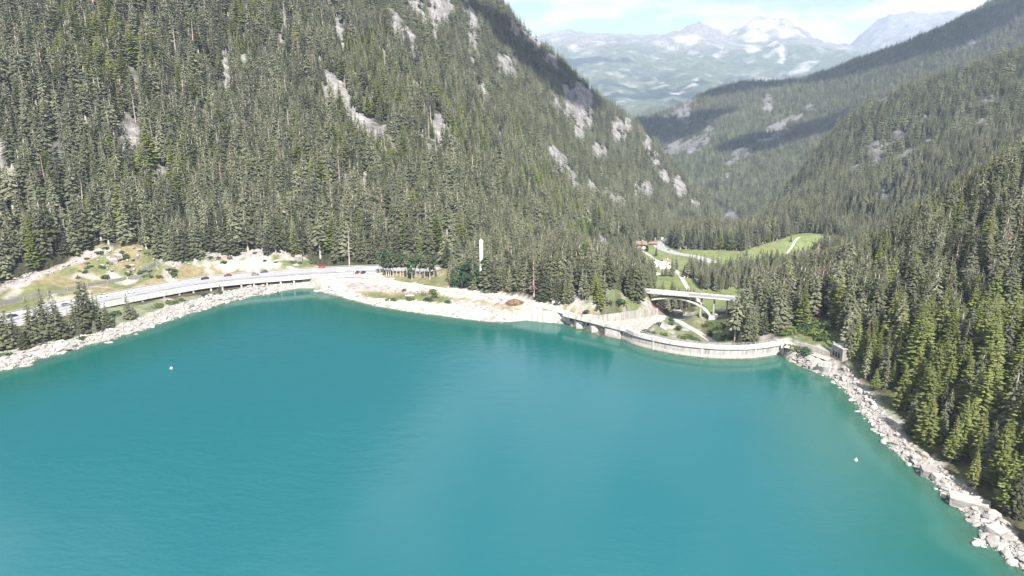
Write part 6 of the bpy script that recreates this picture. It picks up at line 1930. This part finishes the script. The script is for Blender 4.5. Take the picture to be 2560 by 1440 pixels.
# rockfall nets above the highway
def net_fence(line, hgt, label, lean):
    base = line[0]; t = thing("rockfall_net", label, "net fence", base); L = [q - base for q in line]
    for k in range(len(L) - 1):
        a, b = L[k], L[k + 1]; nn = Vector((-(b - a).y, (b - a).x, 0)).normalized() * lean
        mb = MB(); mb.loft([[a + Vector((0, 0, -.6)), b + Vector((0, 0, -.6)), b + Vector((0, 0, -.6)) + nn * .05, a + Vector((0, 0, -.6)) + nn * .05], [a + nn + Vector((0, 0, hgt)), b + nn + Vector((0, 0, hgt)), b + nn * 1.05 + Vector((0, 0, hgt)), a + nn * 1.05 + Vector((0, 0, hgt))]])
        mb.build("net_panel", "net", t)
    for k in range(len(L)):
        mb = MB(); mb.tube(L[k] + Vector((0, 0, -.8)), L[k] + Vector((0, 0, hgt + .5)), .12, .12, 5); mb.build("post", "galvanized", t)
    return t
ln = [on_ground(u, v) for u, v in ((-60, 777), (0, 763), (60, 751), (120, 739), (170, 729), (220, 718), (270, 709), (320, 700), (365, 692))]
net_fence(ln, 1.8, "long grey rockfall net fence along the dry meadow above the highway", 2.2)
net_fence([on_ground(u, v) for u, v in ((356, 682), (372, 676), (392, 664))], 2.6, "short grey rockfall net standing on the scrubby slope", .8)
# lamp post at the near end of the footbridge
p = P(1430, 786, 6.4)
t = thing("lamp_post", "thin pale lamp post at the near end of the spillway footbridge", "lamp post", p)
mb = MB(); mb.tube((0, 0, -.5), (0, 0, 4.6), .09, .06); mb.build("pole", "galvanized", t); MB().box(-.1, .7, -.12, .12, 4.55, 4.72).build("lamp_head", "lamp_white", t)
t = thing("road_sign", "white road sign on a post where the valley road bends", "sign", on_ground(1655, 606)); MB().tube((0, 0, -.5), (0, 0, 5), .12).build("post", "galvanized", t); MB().box(-1.4, 1.4, -.06, .06, 4.2, 6.2).build("panel", "water_white", t)

# ------------------------------------------------------------------ fair-weather clouds overhead; their shadows lie on the slopes
mat("cloud_white", (0.9, 0.9, 0.9), 1.0)


def cloud(S, top, rx, ry, rz_, seed):
    t_ = (top - S.z) / tosun.z
    c = S + tosun * t_
    rnd = random.Random(seed); b = bmesh.new()
    for k in range(14):
        a = rnd.uniform(0, 6.28); q = math.sqrt(rnd.random())
        s = rnd.uniform(.28, .5) * (1.15 - .5 * q)
        M = Matrix.Translation((q * math.cos(a) * .8 * rx, q * math.sin(a) * .8 * ry, rnd.uniform(0, .3) * 130)) @ Matrix.Diagonal((s * rx, s * ry, s * 130, 1))
        bmesh.ops.create_icosphere(b, subdivisions=2, radius=1.0, matrix=M)
    for v in b.verts: v.co += Vector((rnd.uniform(-.04, .04) * rx, rnd.uniform(-.04, .04) * ry, rnd.uniform(-8, 8)))
    m = bpy.data.meshes.new("cloud"); b.to_mesh(m); b.free(); m.materials.append(MATS["cloud_white"])
    o = link("cloud", m, kind="stuff", loc=c, rz=rz_)
    return o


cloud(PD(1300, 165, 1380), 2250, 210, 120, .3, 1)
a_, b_ = PD(1760, 235, 2850), PD(2480, 40, 2700)
cloud((a_ + b_) / 2, 2350, (b_ - a_).length * .6, 260, math.atan2((b_ - a_).y, (b_ - a_).x), 2)
cloud(PD(1650, 345, 2650), 2350, 260, 200, .6, 5)
cloud(PD(2050, 330, 2250), 2350, 420, 110, .5, 6)
cloud(PD(1490, 165, 8600), 2500, 520, 420, .2, 3)

# ------------------------------------------------------------------ summer haze over the whole valley
hz = MB().box(-6000, 13000, -900, 15000, -155, 1700).build("haze", "concrete", kind="stuff")
m = bpy.data.materials.new("haze"); m.use_nodes = True
n, l = m.node_tree.nodes, m.node_tree.links
n.clear()
o_ = n.new("ShaderNodeOutputMaterial"); pv = n.new("ShaderNodeVolumePrincipled")
pv.inputs["Color"].default_value = (0.60, 0.755, 1.0, 1)
pv.inputs["Density"].default_value = 0.000075
pv.inputs["Anisotropy"].default_value = 0.0
l.new(pv.outputs[0], o_.inputs["Volume"])
hz.data.materials.clear(); hz.data.materials.append(m)
